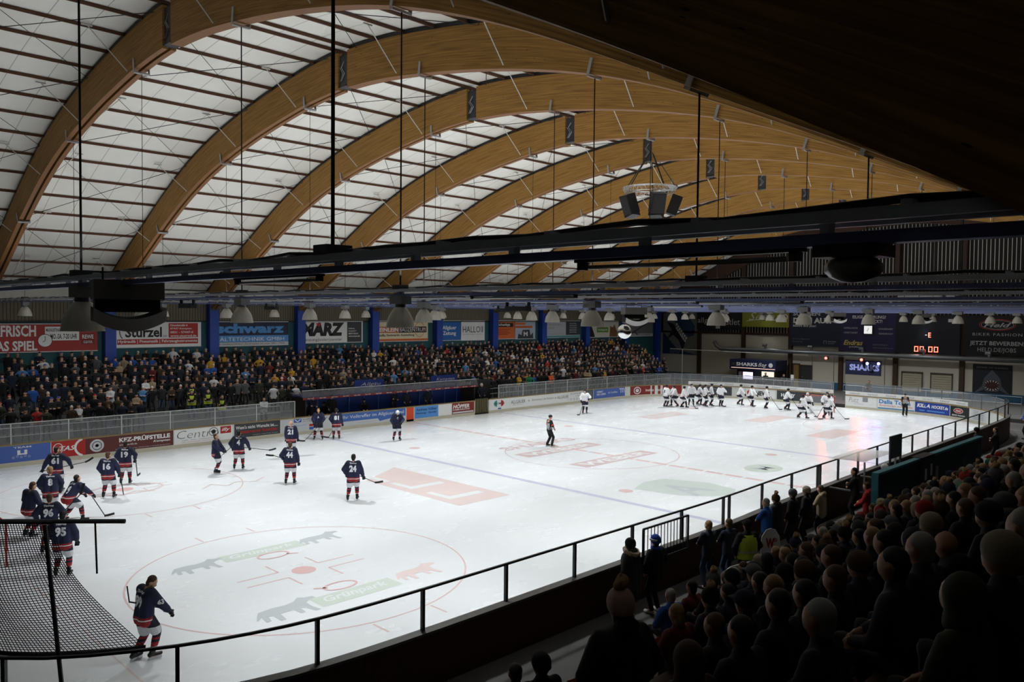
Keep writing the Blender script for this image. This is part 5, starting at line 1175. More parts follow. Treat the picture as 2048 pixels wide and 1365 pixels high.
home = [
 ('navy 61', 7.6, 23.15, 60, skel(.97, .05, F(-.2, 0, .2, .02), ((-.48, -.1, .88), (.50, .12, 1.02)), head=(0, -.7), elbow=((-1, -.3, .2), (1, -.3, .2))), '61', 'Thomas', 'short', 'dark', 'home skater number 61 with arms wide holding stick across back'),
 ('16', 8.7, 20.7, 55, skel(.96, .04, F(-.17, 0, .22, -.02), ((-.25, .15, .95), (.36, .12, .93)), head=(0, -.5)), '16', 'Thomas', 'short', 'brown', 'home skater number 16 seen from behind left of number 19'),
 ('19', 10.05, 22.8, 60, skel(.97, .04, F(-.17, 0, .17, 0), ((-.24, .16, .98), (.34, .14, 1.0)), head=(0, .2)), '19', 'Thomas', 'short', 'dark', 'home skater number 19 standing near the red wheel advert'),
 ('5', 13.7, 22.45, -40, skel(.96, .03, F(-.1, -.02, .12, .04), ((-.2, .34, 1.02), (.22, .36, 1.05)), head=(-.1, 0)), '5', None, 'short', 'brown', 'home skater in profile facing right left of number 4'),
 ('4', 14.85, 22.6, 55, skel(.97, .04, F(-.2, 0, .18, -.02), ((-.3, .1, .98), (.42, .2, .98)), head=(0, -.2)), '4', 'Thomas', 'short', 'dark', 'home skater number 4 holding stick out to the right'),
 ('21', 18.15, 23.85, 50, skel(.98, .03, F(-.16, 0, .16, 0), ((-.26, .1, .85), (.36, .02, .78)), head=(0, 0)), '21', 'Thomas', 'bald', 'dark', 'bald home skater number 21 half hidden behind number 44'),
 ('44', 14.95, 18.25, 50, skel(.98, .03, F(-.17, -.03, .17, .02), ((-.3, .2, 1.02), (.34, .1, .85)), head=(0, .1)), '44', 'Thomas', 'short', 'brown', 'home skater number 44 seen from behind before number 21'),
 ('24', 15.25, 14.1, 50, skel(.97, .08, F(-.2, -.06, .14, .1), ((-.3, .22, 1.0), (.36, .16, .92)), head=(.1, 0)), '24', 'Thomas', 'short', 'black', 'home skater number 24 alone beside the pink ice advert'),
 ('9', 6.7, 17.95, 15, skel(.86, .62, F(-.3, -.15, .32, .15), ((-.2, .62, .72), (.28, .66, .75)), head=(-.3, 0), hipy=-.15), '9', 'Thomas', 'short', 'dark', 'home skater number 9 bending forward near the left cluster'),
 ('96', 5.1, 14.6, 65, skel(.94, .14, F(-.18, 0, .18, 0), ((-.34, .2, .95), (.34, .2, .95)), head=(.1, 0)), '96', 'Thomas', 'short', 'brown', 'home skater number 96 with back turned above the hanging net'),
 ('95', 4.75, 12.1, 60, skel(.96, .04, F(-.16, 0, .16, 0), ((-.28, .2, 1.0), (.32, .15, .92)), head=(.3, 0)), '95', 'Thomas', 'short', 'black', 'home skater number 95 seen through the hanging black net'),
 ('8', 6.3, 19.0, 75, skel(.97, .05, F(-.16, 0, .16, 0), ((-.26, .2, 1.0), (.3, .15, .95)), head=(0, .9)), '8', 'Thomas', 'short', 'fair', 'fair haired home skater number 8 at the back of left cluster'),
 ('7', 4.2, 18.6, -110, skel(.97, .05, F(-.16, 0, .16, 0), ((-.26, .2, 1.0), (.3, .15, .95)), head=(.1, .2)), None, None, 'bald', 'dark', 'bald home skater facing the camera at the left edge'),
 ('c', 5.1, 16.8, 20, skel(.95, .15, F(-.16, 0, .16, 0), ((-.26, .25, .95), (.3, .25, .95)), head=(.25, -.3)), None, None, 'short', 'brown', 'home skater looking down between number 8 and number 96'),
 ('A', 22.0, 27.65, -125, skel(.96, .03, F(-.22, 0, .22, 0), ((-.2, .3, 1.02), (.22, .3, 1.0)), head=(.15, 0)), 'A', None, 'beard', 'fair', 'bearded home skater facing camera left of number 81'),
 ('81', 22.75, 27.0, 60, skel(.96, .05, F(-.16, 0, .16, .02), ((-.24, .2, .98), (.34, .05, .85)), head=(0, -.2)), '81', None, 'short', 'dark', 'home skater number 81 with back turned at the bench'),
 ('C', 25.05, 24.5, -110, skel(.96, .12, F(-.18, 0, .18, 0), ((-.2, .3, 1.05), (.24, .2, .95)), head=(.6, 0)), 'C', None, 'short', 'dark', 'home skater with white helmet and bowed head left of centre line'),
 ('99', 4.4, 5.4, 8, skel(.94, .12, ((-.1, -.16, HS+.0), (.14, .1, HS)), ((-.02, .42, .98), (.3, .4, .96)), head=(.5, -.75), elbow=((-1, -.8, -.4), (1, -.8, -.4))), '99', 'Thomas', 'beard', 'brown', 'bearded home skater number 99 walking alone in the foreground'),
]
HP = {}
for (k, x, y, hd, J, num, nme, hr, hm_, lab) in home:
    front = k in ('A', 'C'); HP[k] = (player(lab, x, y, hd, J, num=num, name=nme, hair=hr, hm=hm_, helmet='w' if k == 'C' else None, vox=.017 if k == '99' else .022, front=front), J)
g, _, _ = skater('home goaltender facing the camera with white blocker at left', 3.7, 16.6, math.radians(-115), skel(.9, .15, F(-.28, 0, .28, 0), ((-.4, .3, .95), (.4, .3, .95)), head=(.2, 0)), 'h', hair='beard', hm='dark', goalie=True)
# away team: a handful of built skaters, copied into the group at the far end
def copy_tree(o, parent=None):
    c = o.copy(); COL.objects.link(c)
    if parent is not None: c.parent = parent
    for ch in list(o.children): copy_tree(ch, c)
    return c
AP = [skel(.95, .12, F(-.18, 0, .18, 0), ((-.3, .25, .95), (.3, .25, .9)), head=(0, .3)), skel(.9, .35, F(-.25, -.15, .25, .15), ((-.2, .45, .85), (.25, .45, .8)), head=(-.2, 0), hipy=-.1), skel(.95, .05, F(-.15, -.1, .15, .1), ((-.25, .3, 1.1), (.3, .2, .95)), head=(0, -.3)), skel(.9, .3, F(-.3, -.1, .2, .3), ((-.15, .5, .9), (.3, .4, .75)), head=(-.15, .2), hipy=-.05)]
WPROTO = []
for i, J in enumerate(AP):
    t, jer, _ = skater('tmp', 42.4+i, 25.3, 0, J, 'w', helmet='d', vox=.035, scale=.99); WPROTO.append((t, jer, J)); PEND.append((jer, str((8, 17, 71, 93)[i]), None, False, 'w', J))
ag, _, _ = skater('away goaltender crouching in front of the far goal', 55.4, 14.7, math.radians(200), skel(.75, .4, F(-.3, 0, .3, 0), ((-.4, .35, .7), (.4, .35, .7)), head=(-.2, 0), hipy=-.1), 'w', helmet='w', vox=.035, goalie=True, scale=1.0)
ref_shirt = line_mat('striped_shirt', S('d8d8d8'), S('1a1a1a'), 0, .075, .035, .8); ref_dark = mat('shirt_dark', S('16161a'), .8)
def official(lab, x, y, hd, J, sc_=.98):
    t = thing('referee' if 'referee' in lab else 'linesman', lab, 'person', (x, y, 0), math.radians(hd)-PI/2); t.scale = (sc_,)*3; body(J, .022, t, [skin])
    hc, nk, up = J['hip'], J['neck'], J['up']; o = Vector((.07, 0, 0)); tubes([([hc+up*.05+o*s, hc+up*.25+o*s, hc+up*.36+o*s], [.125, .12, .12]) for s in (-1, 1)], 'shirt', .022, t, [ref_shirt])
    pr = [([hc+up*.38+o*s, nk-up*.07+o*s], [.123, .09]) for s in (-1, 1)]+[([J['sh'+s], J['el'+s]], [.08, .065]) for s in 'LR']; tubes(pr, 'yoke', .022, t, [ref_dark])
    tubes([([J['el'+s], J['ha'+s]], [.062, .042]) for s in 'LR'], 'sleeve', .022, t, [ref_shirt])
    mb = MB()
    for s in 'LR': d = (J['el'+s]-J['sh'+s]).normalized(); mb.tube([J['el'+s]-d*.1, J['el'+s]-d*.04], [.083, .078], 12)
    mb.build('armband', mat('armband_orange', S('d04a1c'), .6), t)
    tubes([([hc, hc-Vector((0, 0, .05))], [.135, .13])]+[([J['hip'+s], J['kn'+s], J['an'+s]+Vector((0, 0, .02))], [.11, .085, .075]) for s in 'LR'], 'trousers', .024, t, [TROU])
    for s, i in (('L', 0), ('R', 1)):
        a = J['an'+s]; mb = MB(); mb.tube([a+Vector((0, -.05, -.02)), a+Vector((0, .17, -.03))], [.05, .042], 8); mb.ball(a+Vector((0, .17, -.03)), .042, None, 8, 6); sk = mb.build('skate', boot, t); mb = MB(); mb.box(a+Vector((0, .05, -.1)), (.012, .28, .06), blade_m); mb.build('blade', None, sk)
    M = J['HM']; h = J['head']; mb = MB(); mb.ball(h+M @ Vector((0, -.005, .045)), (.1, .12, .1), None, 14, 10, M); soft('helmet', mb, .018, t, [helmet_d], 1); return t
official('referee with orange armbands standing near the centre circle', 29.85, 17.35, -20, skel(.96, .03, ((-.16, -.05, HS), (.16, .08, HS)), ((-.2, .22, 1.0), (.2, .22, 1.0)), head=(.1, 0)))
official('linesman with black and white shirt before the sky blue advert', 59.05, 9.1, -150, skel(.96, .03, ((-.12, 0, HS), (.12, .02, HS)), ((-.34, .05, .82), (.26, .1, .85)), head=(.1, 0)), .94)
# spectators -----------------------------------------------------
JK = {n: mat('jacket_'+n, S(c), .85, var=.15, scale=6) for n, c in (('black', '101114'), ('charcoal', '232428'), ('navy', '161c30'), ('brown', '3a2a1e'), ('olive', '2c2e20'), ('grey', '4c4d50'), ('dark red', '5a1a1c'), ('red', 'a02420'), ('blue', '1f4c94'), ('white', 'c8c8ca'), ('yellow', 'b08a22'), ('orange', 'c4511f'), ('green', '1f7a52'), ('beige', '8f8066'), ('light blue', '4a7aa8'), ('purple', '3a2850'))}
HAT = {n: mat('knit_'+n, S(c), .95, var=.25, scale=70) for n, c in (('black', '111113'), ('grey', '505054'), ('cream', '8d8270'), ('blue', '2747a0'), ('red', '8e2420'), ('green', '2f6f52'), ('white', 'c4c4c4'), ('brown', '4a3524'), ('pink', 'b08f86'), ('navy', '1a2038'))}
VEST = mat('hi_vis_vest', S('b9cc3a'), .6, var=.05)
SP = {}
def spec_proto(key, J, vox=.03, hood=False, hat=None, longhair=False, coat=0, seated=False, fat=1.0):
    t = thing('spectator', 'tmp', 'person'); body(J, vox, t, [skin]); hc, nk, up = J['hip'], J['neck'], J['up']; o = Vector((.075, 0, 0))
    pr = [([hc-up*(.08+coat)+o*s, hc+up*.2+o*s, hc+up*.4+o*s, nk-up*.06+o*s*.9], [.14*fat, .135*fat, .14*fat, .09]) for s in (-1, 1)]+[([J['sh'+s], J['el'+s], J['ha'+s]-(J['ha'+s]-J['el'+s]).normalized()*.03], [.085, .07, .055]) for s in 'LR']
    pr.append(([nk-up*.02, nk+up*.03], [.085, .08]))
    if hood: pr.append(([nk-Vector((0, .07, -.02)), nk-Vector((.04, .08, -.04)), nk-Vector((-.04, .08, -.04))], [.09, .08, .08]))
    tubes(pr, 'jacket', vox, t, [JK['black']], 2)
    tubes([([hc, hc-Vector((0, 0, .04))], [.13, .13])]+[([J['hip'+s], J['kn'+s], J['an'+s]+Vector((0, 0, .0))], [.1, .075, .06]) for s in 'LR'], 'trousers', vox*1.1, t, [TROU], 2)
    mb = MB()
    for s, i in (('L', 0), ('R', 1)):
        a = J['an'+s]; fr = Matrix.Rotation(J['frot'][i], 3, 'Z'); mb.tube([a+fr @ Vector((0, -.05, -.04)), a+fr @ Vector((0, .17, -.05))], [.045, .042], 8)
        mb.ball(a+fr @ Vector((0, .17, -.05)), .042, None, 8, 6)
    mb.build('shoes', mat('shoes_dark', S('161616'), .6), t, True)
    M = J['HM']; h = J['head']; mb = MB()
    if hat == 'beanie' or hat == 'pompom':
        mb.ball(h+M @ Vector((0, -.022, .05)), (.108, .13, .122), None, 14, 10, M); mb.ball(h+M @ Vector((0, -.028, .0)), (.107, .124, .05), None, 14, 8, M)
        hb = soft('hat', mb, vox*.6, t, [HAT['black']], 1)
        if hat == 'pompom':
            m2 = MB(); m2.ball((0, 0, 0), .06, None, 16, 12)
            for i, v in enumerate(m2.v): q = Vector(v); m2.v[i] = tuple(q*(1+.22*math.sin(i*12.9898)))
            pm = m2.build('pompom', mat('fur_pompom', S('8f6f4c'), 1), hb, False, h+M @ Vector((0, -.02, .2)))
        hair_obj(J, 'long' if longhair else 'short', HAIR['dark'], t, vox*.6)
    elif hat == 'cap':
        mb.ball(h+M @ Vector((0, -.018, .06)), (.104, .122, .1), None, 14, 10, M); mb.box(h+M @ Vector((0, .13, .045)), (.14, .11, .02), None, M); soft('hat', mb, vox*.6, t, [HAT['black']], 1); hair_obj(J, 'short', HAIR['dark'], t, vox*.6)
    elif hat == 'hoodup':
        mb.ball(h+M @ Vector((0, -.035, .02)), (.115, .125, .14), None, 14, 10, M); mb.tube([h+M @ Vector((0, -.04, -.05)), nk-up*.02], [.11, .12], 12); soft('hood', mb, vox*.8, t, [JK['black']], 2)
    else: hair_obj(J, 'long' if longhair else 'short', HAIR['dark'], t, vox*.6) if hat != 'bald' else None
    SP[key] = (t, J); return t
# ---------------------------------------------------------------- spectator kinds
SE_F = ((-.12, .42, .09), (.12, .42, .09))
def seatJ(hands=((-.14, .3, .62), (.14, .3, .62)), head=(0, 0), lean=.08): return skel(.5, lean, SE_F, hands, head=head, kneehint=(0, .6, 1), elbow=((-1, -.5, -.6), (1, -.5, -.6)))
ST_P = skel(.93, .03, ((-.12, 0), (.12, .02)), ((-.24, .12, .93), (.24, .12, .93))); ST_C = skel(.93, .04, ((-.12, 0), (.12, .0)), ((.1, .26, 1.18), (-.1, .24, 1.14)), elbow=((-1, .1, -.5), (1, .1, -.5)), head=(0, .2)); ST_D = skel(.93, .04, ((-.14, 0), (.14, .03)), ((-.22, .3, 1.05), (.22, .3, 1.08)), head=(.1, -.2))
V = .032
spec_proto('st_beanie', ST_P, V, hat='beanie'); spec_proto('st_pom', ST_P, V, hat='pompom', hood=True, longhair=True, coat=.14, fat=1.15); spec_proto('st_plain', ST_C, V); spec_proto('st_cap', ST_P, V, hat='cap'); spec_proto('st_hood', ST_D, V, hood=True); spec_proto('st_coat', ST_P, V, hood=True, coat=.25, fat=1.1, hat='beanie')
spec_proto('st_parka', ST_P, V, hood=True, coat=.32, fat=1.4, hat='beanie')
spec_proto('se_plain', seatJ(), V, seated=True); spec_proto('se_beanie', seatJ(head=(0, .3)), V, hat='beanie'); spec_proto('se_cap', seatJ(head=(0, -.3)), V, hat='cap'); spec_proto('se_hoodup', seatJ(), V, hat='hoodup'); spec_proto('se_long', seatJ(head=(.1, .2)), V, longhair=True); spec_proto('se_bald', seatJ(), V, hat='bald', hood=True, fat=1.1); spec_proto('se_pom', seatJ(head=(0, .2)), V, hat='pompom'); spec_proto('se_clap', seatJ(((-.05, .35, .95), (.05, .35, .95)), (-.1, 0)), V)
def cls(J):
    def f(c):
        h = J['head']
        if c.z > J['neck'].z+.03: return 3 if (c.z > h.z+.05 or c.y < h.y-.03) else 2
        for s in 'LR':
            if (c-J['ha'+s]).length < .07: return 2
        return 1 if c.z < J['hip'].z-.08 and not any((c-J['ha'+s]).length < .1 for s in 'LR') else 0
    return f
FARP = []
for i, J in enumerate((ST_P, ST_C, ST_D, skel(.93, .05, ((-.14, 0), (.14, 0)), ((-.26, .15, .9), (.15, .25, 1.35)), head=(0, .3)))):
    FARP.append(body(J, .048, None, [JK['black'], TROU, skin, HAIR['dark']], hands=False, classify=cls(J), name='spectator', fat=1.3))
flush()
for jer, num, name, front, team, J in PEND:
    lean = (J['neck']-J['hip']).y/.53
    number_on_back(jer, num, name if not front else None, front, num_w if team == 'h' else num_d, zc=J['hip'].z+.3*math.cos(lean) if num not in ('A', 'C') else 1.3, h=.25 if num not in ('A', 'C') else .12, w=.1 if num in ('A', 'C') else None)
    if team == 'h': # sponsor line on the hem band
        pass
def side_number(jer, s, yc, zc, w, h):
    import bmesh
    me = jer.data; bvh = BVHTree.FromPolygons([v.co for v in me.vertices], [tuple(p.vertices) for p in me.polygons]); bm = bmesh.new(); vs, fs = text_mesh(s, .04, 0, 1.0)
    b = [bm.verts.new((0, yc+(x-.5)*w, zc+(y-.5)*h)) for x, y in vs]; [bm.faces.new([b[i] for i in f]) for f in fs]; bmesh.ops.triangulate(bm, faces=bm.faces[:])
    for v in bm.verts:
        hit = bvh.ray_cast(Vector((1.5, v.co.y, v.co.z)), Vector((-1, 0, 0)))[0]; v.co.x = (hit.x+.01) if hit else .25
    m2 = bpy.data.meshes.new('sleeve_number'); bm.to_mesh(m2); bm.free(); m2.materials.append(num_w); obj('sleeve_number', m2, jer)
J99 = HP['99'][1]; c99 = J99['shR'].lerp(J99['elR'], .75); j99 = [c for c in HP['99'][0].children if c.name.startswith('jersey')][0]; side_number(j99, '63', c99.y, c99.z, .13, .1)
def recolour(o, jacket=None, trousers=None, hat=None, hair=None, skinm=None):
    mp = {'jacket': jacket, 'hood': jacket, 'trousers': trousers, 'hat': hat, 'hair': hair, 'body': skinm}
    for c in [o]+list(o.children_recursive):
        m_ = mp.get(c.name.split('.')[0])
        if m_ is not None and c.type == 'MESH':
            for s in c.material_slots[:1]: s.link = 'OBJECT'; s.material = m_
def person(key, x, y, z, hd, lab, jacket='black', trousers=None, hat=None, hair='dark', scale=1.0, group=None, name='spectator', skinm=None):
    o = copy_tree(SP[key][0]); o.name = name; o.location = (x, y, z); o.rotation_euler = (0, 0, math.radians(hd)-PI/2); o.scale = (scale,)*3
    tag(o, lab, 'person', group); recolour(o, JK[jacket] if isinstance(jacket, str) else jacket, trousers, HAT.get(hat), HAIR[hair], skinm); return o
WF = .31
# ---- people standing along the near boards
pk = person('st_parka', 12.75, -.66, WF, 100, 'standing spectator in long dark parka with fur trimmed hood by near boards', 'charcoal', hat='black', scale=1.03)
mb = MB(); pts = [ST_P['neck']+Vector((.17*math.cos(a*PI/8), .13*math.sin(a*PI/8)-.02, .03+.05*math.sin(a*PI/8))) for a in range(16)]; mb.tube(pts, [.05+.012*(i % 2) for i in range(16)], 7, mat('fur_trim', S('a08f7c'), .95, var=.4, scale=50), closed=True); mb.build('fur_trim', None, pk)
o = person('st_beanie', 13.45, -.85, WF, 85, 'standing spectator with blue and white striped beanie and white sneakers', 'black', hat='blue', scale=1.02)
for c in o.children_recursive:
    if c.name.startswith('shoes'):
        c.material_slots[0].link = 'OBJECT'; c.material_slots[0].material = mat('sneaker_white', S('cfcfcb'), .5)
mb = MB(); J = ST_P; mb.tube([J['neck']+Vector((.09*math.cos(a*PI/6), .09*math.sin(a*PI/6), .02)) for a in range(12)], .035, 6, HAT['blue'], closed=True); mb.build('scarf', None, o)
mb = MB(); mb.tube([J['head']+Vector((0, -.01, .03)), J['head']+Vector((0, -.01, .07))], [.128, .13], 14, HAT['white']); mb.build('hat_stripe', None, o)
person('st_plain', 15.75, -.85, WF, 75, 'spectator in dark blue jacket leaning at the boards, grey haired one', 'navy', JEANS, hair='fair', scale=.98)
person('st_plain', 16.3, -1.1, WF, 75, 'spectator in dark jacket beside the grey haired one at the boards', 'navy', JEANS, hair='brown', scale=.98)
o = person('st_cap', 16.0, -1.75, WF, 60, 'steward in black cap and yellow high visibility vest at near boards', 'black', hat='black', scale=1.06, name='steward')
def add_vest(o, J, fat=1.0):
    hc, nk, up = J['hip'], J['neck'], J['up']; mb = MB()
    for i in range(13):
        pass
    vs = []; n = 16; rows = ((-.05, .17, .15), (.12, .168, .15), (.3, .175, .155), (.42, .165, .14), (.5, .11, .105))
    for (u, rx, ry) in rows:
        c = hc+up*u
        for q in range(n): a = 2*PI*q/n; vs.append(c+Vector(((rx+.075)*math.cos(a)*fat, (ry+.005)*math.sin(a)*fat, 0)))
    mb.add(vs, [(i*n+q, i*n+(q+1) % n, (i+1)*n+(q+1) % n, (i+1)*n+q) for i in range(len(rows)-1) for q in range(n)], VEST)
    v = mb.build('vest', None, o, True); mb = MB(); vs = []
    for (u, e) in ((.1, .0), (.14, 0)):
        c = hc+up*u
        for q in range(n): a = 2*PI*q/n; vs.append(c+Vector((.252*math.cos(a)*fat, .163*math.sin(a)*fat, 0)))
    mb.add(vs, [(q, (q+1) % n, n+(q+1) % n, n+q) for q in range(n)], mat('reflective_tape', S('c9cccf'), .3, .2)); mb.build('reflective_band', None, v)
add_vest(o, ST_P)
person('st_plain', 18.95, -.75, WF, 95, 'elderly standing spectator in bright blue jacket by near boards', 'blue', hair='grey')
person('st_pom', 19.7, -.65, WF, 95, 'standing spectator with light patterned scarf right of blue jacket', 'charcoal', hat='brown', scale=.98)
person('st_beanie', 20.45, -.8, WF, 95, 'standing spectator in black jacket and grey beanie by near boards', 'black', hat='grey', scale=1.02)
person('st_beanie', 21.25, -.85, WF, 95, 'standing spectator in black jacket and pale cream beanie', 'black', hat='cream', scale=1.0)
person('st_hood', 22.05, -.95, WF, 95, 'standing spectator in beige hooded jacket beside pale cream beanie', 'beige', hair='brown', scale=.97)
person('st_plain', 25.1, -.75, WF, 110, 'standing spectator in black jacket left of the penalty box', 'black', scale=1.03)
person('st_hood', 23.3, -1.85, WF, 100, 'standing spectator in orange red jacket below the team cabinet', 'red', JEANS, hair='brown')
person('st_beanie', 39.6, -.6, WF, 100, 'standing spectator in dark jacket beyond the penalty box, left one', 'black', hat='black'); person('st_plain', 40.4, -1.2, WF, 100, 'standing spectator in charcoal jacket beyond the penalty box, right one', 'charcoal')
person('st_plain', 50.5, -.3, WF, 120, 'standing spectator in blue jacket at the right edge of the photo', 'blue', hair='fair')
# ---- near stand
rg = random.Random(11); near_n = 0
ROWW = ['front', 'second', 'third', 'fourth', 'fifth', 'sixth', 'seventh', 'eighth', 'ninth']
KD = {'se_plain': 'short hair', 'se_beanie': 'knitted hat', 'se_cap': 'cap', 'se_hoodup': 'raised hood', 'se_long': 'long hair', 'se_bald': 'bald head', 'se_pom': 'bobble hat', 'se_clap': 'short hair'}
xmin = [10.6, 4.95, 5.2, 6.9, 7.4, 4.9, 3.1, 3.25, 3.0]
SPEC = {(1, 0): ('se_bald', 'charcoal'), (1, 1): ('se_plain', 'brown'), (2, 0): ('se_beanie', 'black'), (0, 0): ('se_plain', 'blue'), (6, 0): ('se_hoodup', 'brown'), (7, 3): ('se_bald', 'black'), (8, 0): ('se_hoodup', 'olive')}
def nth(i): i += 1; return f"{i}{'th' if 10 <= i % 100 <= 20 else {1: 'st', 2: 'nd', 3: 'rd'}.get(i % 10, 'th')}"
for r in range(9):
    y, z = near_row(r); x = xmin[r]; i = 0; xmax = min(36, -1.65+(abs(-11.19-y)+.6)/.2144)
    bz = thing('bench', f'long plain seat bench of the near stand, {ROWW[r]} row', 'bench', (0, y-.06, z), 0, 'seat benches of the near stand'); mb = MB(); mb.box((max(xmin[r], 3)+18, 0, .38), (38, .34, .05), P('bench_wood', '3c2a1c')); mb.build('seat', None, bz)
    for q in range(8): mb = MB(); mb.box((max(xmin[r], 3)+.5+5*q, 0, .18), (.08, .3, .36), dsteel); mb.build('leg', None, bz)
    while x < xmax:
        key, jk = SPEC.get((r, i), (rg.choice(['se_plain', 'se_plain', 'se_beanie', 'se_beanie', 'se_cap', 'se_long', 'se_hoodup', 'se_plain', 'se_pom', 'se_long', 'se_plain']), rg.choice(['black', 'black', 'black', 'charcoal', 'charcoal', 'navy', 'brown', 'olive', 'black', 'dark red', 'black', 'black', 'navy', 'charcoal'])))
        if not ((r == 1 and 5.9 < x < 10.3) or (r == 2 and 5.8 < x < 8.8)):
            ht = rg.choice(['grey', 'black', 'black', 'cream', 'brown', 'navy', 'black', 'brown', 'grey', 'green', 'red']); hr = rg.choice(['dark', 'brown', 'fair', 'grey', 'black'])
            desc = KD[key]; desc = (ht+' '+desc) if key in ('se_beanie', 'se_cap', 'se_pom') else ((hr+' '+desc) if key in ('se_plain', 'se_long', 'se_clap') else desc)
            person(key, x+rg.uniform(-.05, .05), y+rg.uniform(-.03, .03), z-.08, 88+rg.uniform(-14, 8), f'spectator in {jk} jacket with {desc}, {nth(i)} from left, {ROWW[r]} row near stand', jk, hat=ht, hair=hr, scale=rg.uniform(.95, 1.05), skinm=skin_d, group='seated spectators in the near stand'); near_n += 1  # skin and clothing colours kept darker here to stand in for the stand's dimness
        i += 1; x += rg.choice([.58, .6, .64, .66, .7, 1.25]) if x < 22 else rg.choice([.64, .7, 1.3, 1.4])
person('st_pom', 3.62, -7.25, near_row(4)[1]+.22, 70, 'large dark standing spectator with cream knitted hat and fur bobble in foreground', 'black', hat='pink', scale=1.08)
# orange seats of the front rows
so = mat('seat_orange', S('c24a1c'), .4); sm_ = MB()
n = 10
def seat_mesh():
    mb = MB(); w = .42; prof = [(.2, .40), (.1, .385), (-.08, .39), (-.16, .43), (-.2, .55), (-.215, .7)]; vs = []
    for y_, z_ in prof:
        for q in range(5): u = -1+.5*q; vs.append((u*w/2, y_, z_+.02*u*u))
    for y_, z_ in prof:
        for q in range(5): u = -1+.5*q; vs.append((u*w/2, y_-.02, z_+.02*u*u-.02))
    m5 = len(prof)*5; fs = [(i*5+q, i*5+q+1, i*5+5+q+1, i*5+5+q) for i in range(len(prof)-1) for q in range(4)]; fs += [tuple(m5+a for a in reversed(f)) for f in fs]
    mb.add(vs, fs, so); return mb.mesh('seat_shell', True)
SMs = seat_mesh(); lg = MB(); lg.box((0, 0, .18), (.06, .2, .38), dsteel); lgm = lg.mesh('seat_support')
for r, xs in ((0, [5.0+.52*i for i in range(11)]), (1, [6.6+.52*i for i in range(5)])):
    y, z = near_row(r)
    for i, x in enumerate(xs):
        t = thing('stadium_seat', f'empty orange plastic seat, {nth(i)} from the left in the {ROWW[r]} row', 'seat', (x, y+(.0), z), 0, 'empty orange seats in the near stand'); obj('seat_shell', SMs, t); obj('seat_support', lgm, t)
# ---- far crowd
cands = []
rf = random.Random(5)
for r in range(FR):
    y, z = far_row(r); x = 4+rf.random()*.3
    while x < (66.5 if r > 1 else 64):
        skip = (r == 8 and abs((x-2.2)%6.4) < .55) or (r == 8 and abs((x-2.2)%6.4) > 5.85) or (r < 2 and 14.8 < x < 22.2) or (r == 0 and 22 < x < 38) or (x < 12 and rf.random() < .25) or (x > 64 and rf.random() < .5) or rf.random() < .07
        if not skip: cands.append((x+rf.uniform(-.08, .08), y+rf.uniform(-.12, .12), z, r))
        x += rf.uniform(.44, .6)
colw = ['black']*30+['charcoal']*14+['navy']*12+['brown']*4+['olive', 'olive', 'grey', 'dark red', 'dark red', 'grey', 'grey', 'red', 'blue', 'white', 'white', 'beige', 'yellow', 'light blue', 'navy']
cands.sort(key=lambda c: (c[0]+1.65)**2+(c[1]+11.2)**2)
NIND = max(60, 292-near_n-17)
cnt = {}
rest_v, rest_f, rest_m = [], [], []; rmats = [TROU, skin, skin_d]+[JK[c] for c in sorted(set(colw))]+[HAIR[h] for h in ('dark', 'brown', 'fair', 'grey')]+[HAT[h] for h in ('black', 'red', 'white', 'blue')]
def place_far(proto, x, y, z, hd, s): return Matrix.LocRotScale((x, y, z), Matrix.Rotation(math.radians(hd)-PI/2, 3, 'Z').to_quaternion(), (s, s, s))
gone = []
for i, (x, y, z, r) in enumerate(cands):
    c = rf.choice(colw); hc_ = rf.choice([HAIR['dark'], HAIR['dark'], HAIR['brown'], HAIR['brown'], HAIR['fair'], HAIR['grey'], HAT['black'], HAT['black'], HAT['red'], HAT['white'], HAT['blue']])
    pr = rf.choice(FARP); s = rf.uniform(.93, 1.04); hd = -105+rf.uniform(-18, 14); tr = rf.choice([TROU, TROU, TROU, JEANS]); sk = rf.choice([skin, skin, skin_d])
    if i < NIND: gone.append((x, y, z, r, c, hc_, pr, s, hd, tr, sk)); continue
    M_ = place_far(pr, x, y, z, hd, s); b = len(rest_v); rest_v += [tuple(M_ @ v.co) for v in pr.data.vertices]
    ids = [rmats.index(JK[c]), 0, rmats.index(sk), rmats.index(hc_)]
    for p in pr.data.polygons: rest_f.append(tuple(b+k for k in p.vertices)); rest_m.append(ids[p.material_index])
gone.sort(key=lambda g: (g[3], g[0])); rc = {}
for (x, y, z, r, c, hc_, pr, s, hd, tr, sk) in gone:
    o = pr.copy(); COL.objects.link(o); o.name = 'spectator'; o.matrix_world = place_far(pr, x, y, z, hd, s); k = rc.get(r, 0); rc[r] = k+1
    for sl, m_ in zip(o.material_slots, (JK[c], tr, sk, hc_)): sl.link = 'OBJECT'; sl.material = m_
    tag(o, f'standing spectator in {c} jacket, {nth(k)} from left, {ROWW[r]} row of the far stand', 'person', 'standing spectators in the far stand')
me = bpy.data.meshes.new('crowd'); me.from_pydata(rest_v, [], rest_f); [me.materials.append(m_) for m_ in rmats]; me.polygons.foreach_set('material_index', rest_m); me.polygons.foreach_set('use_smooth', [True]*len(rest_f)); me.update()
o = obj('crowd', me); tag(o, 'packed crowd of standing spectators filling the middle and right of far stand', 'crowd', None, 'stuff')
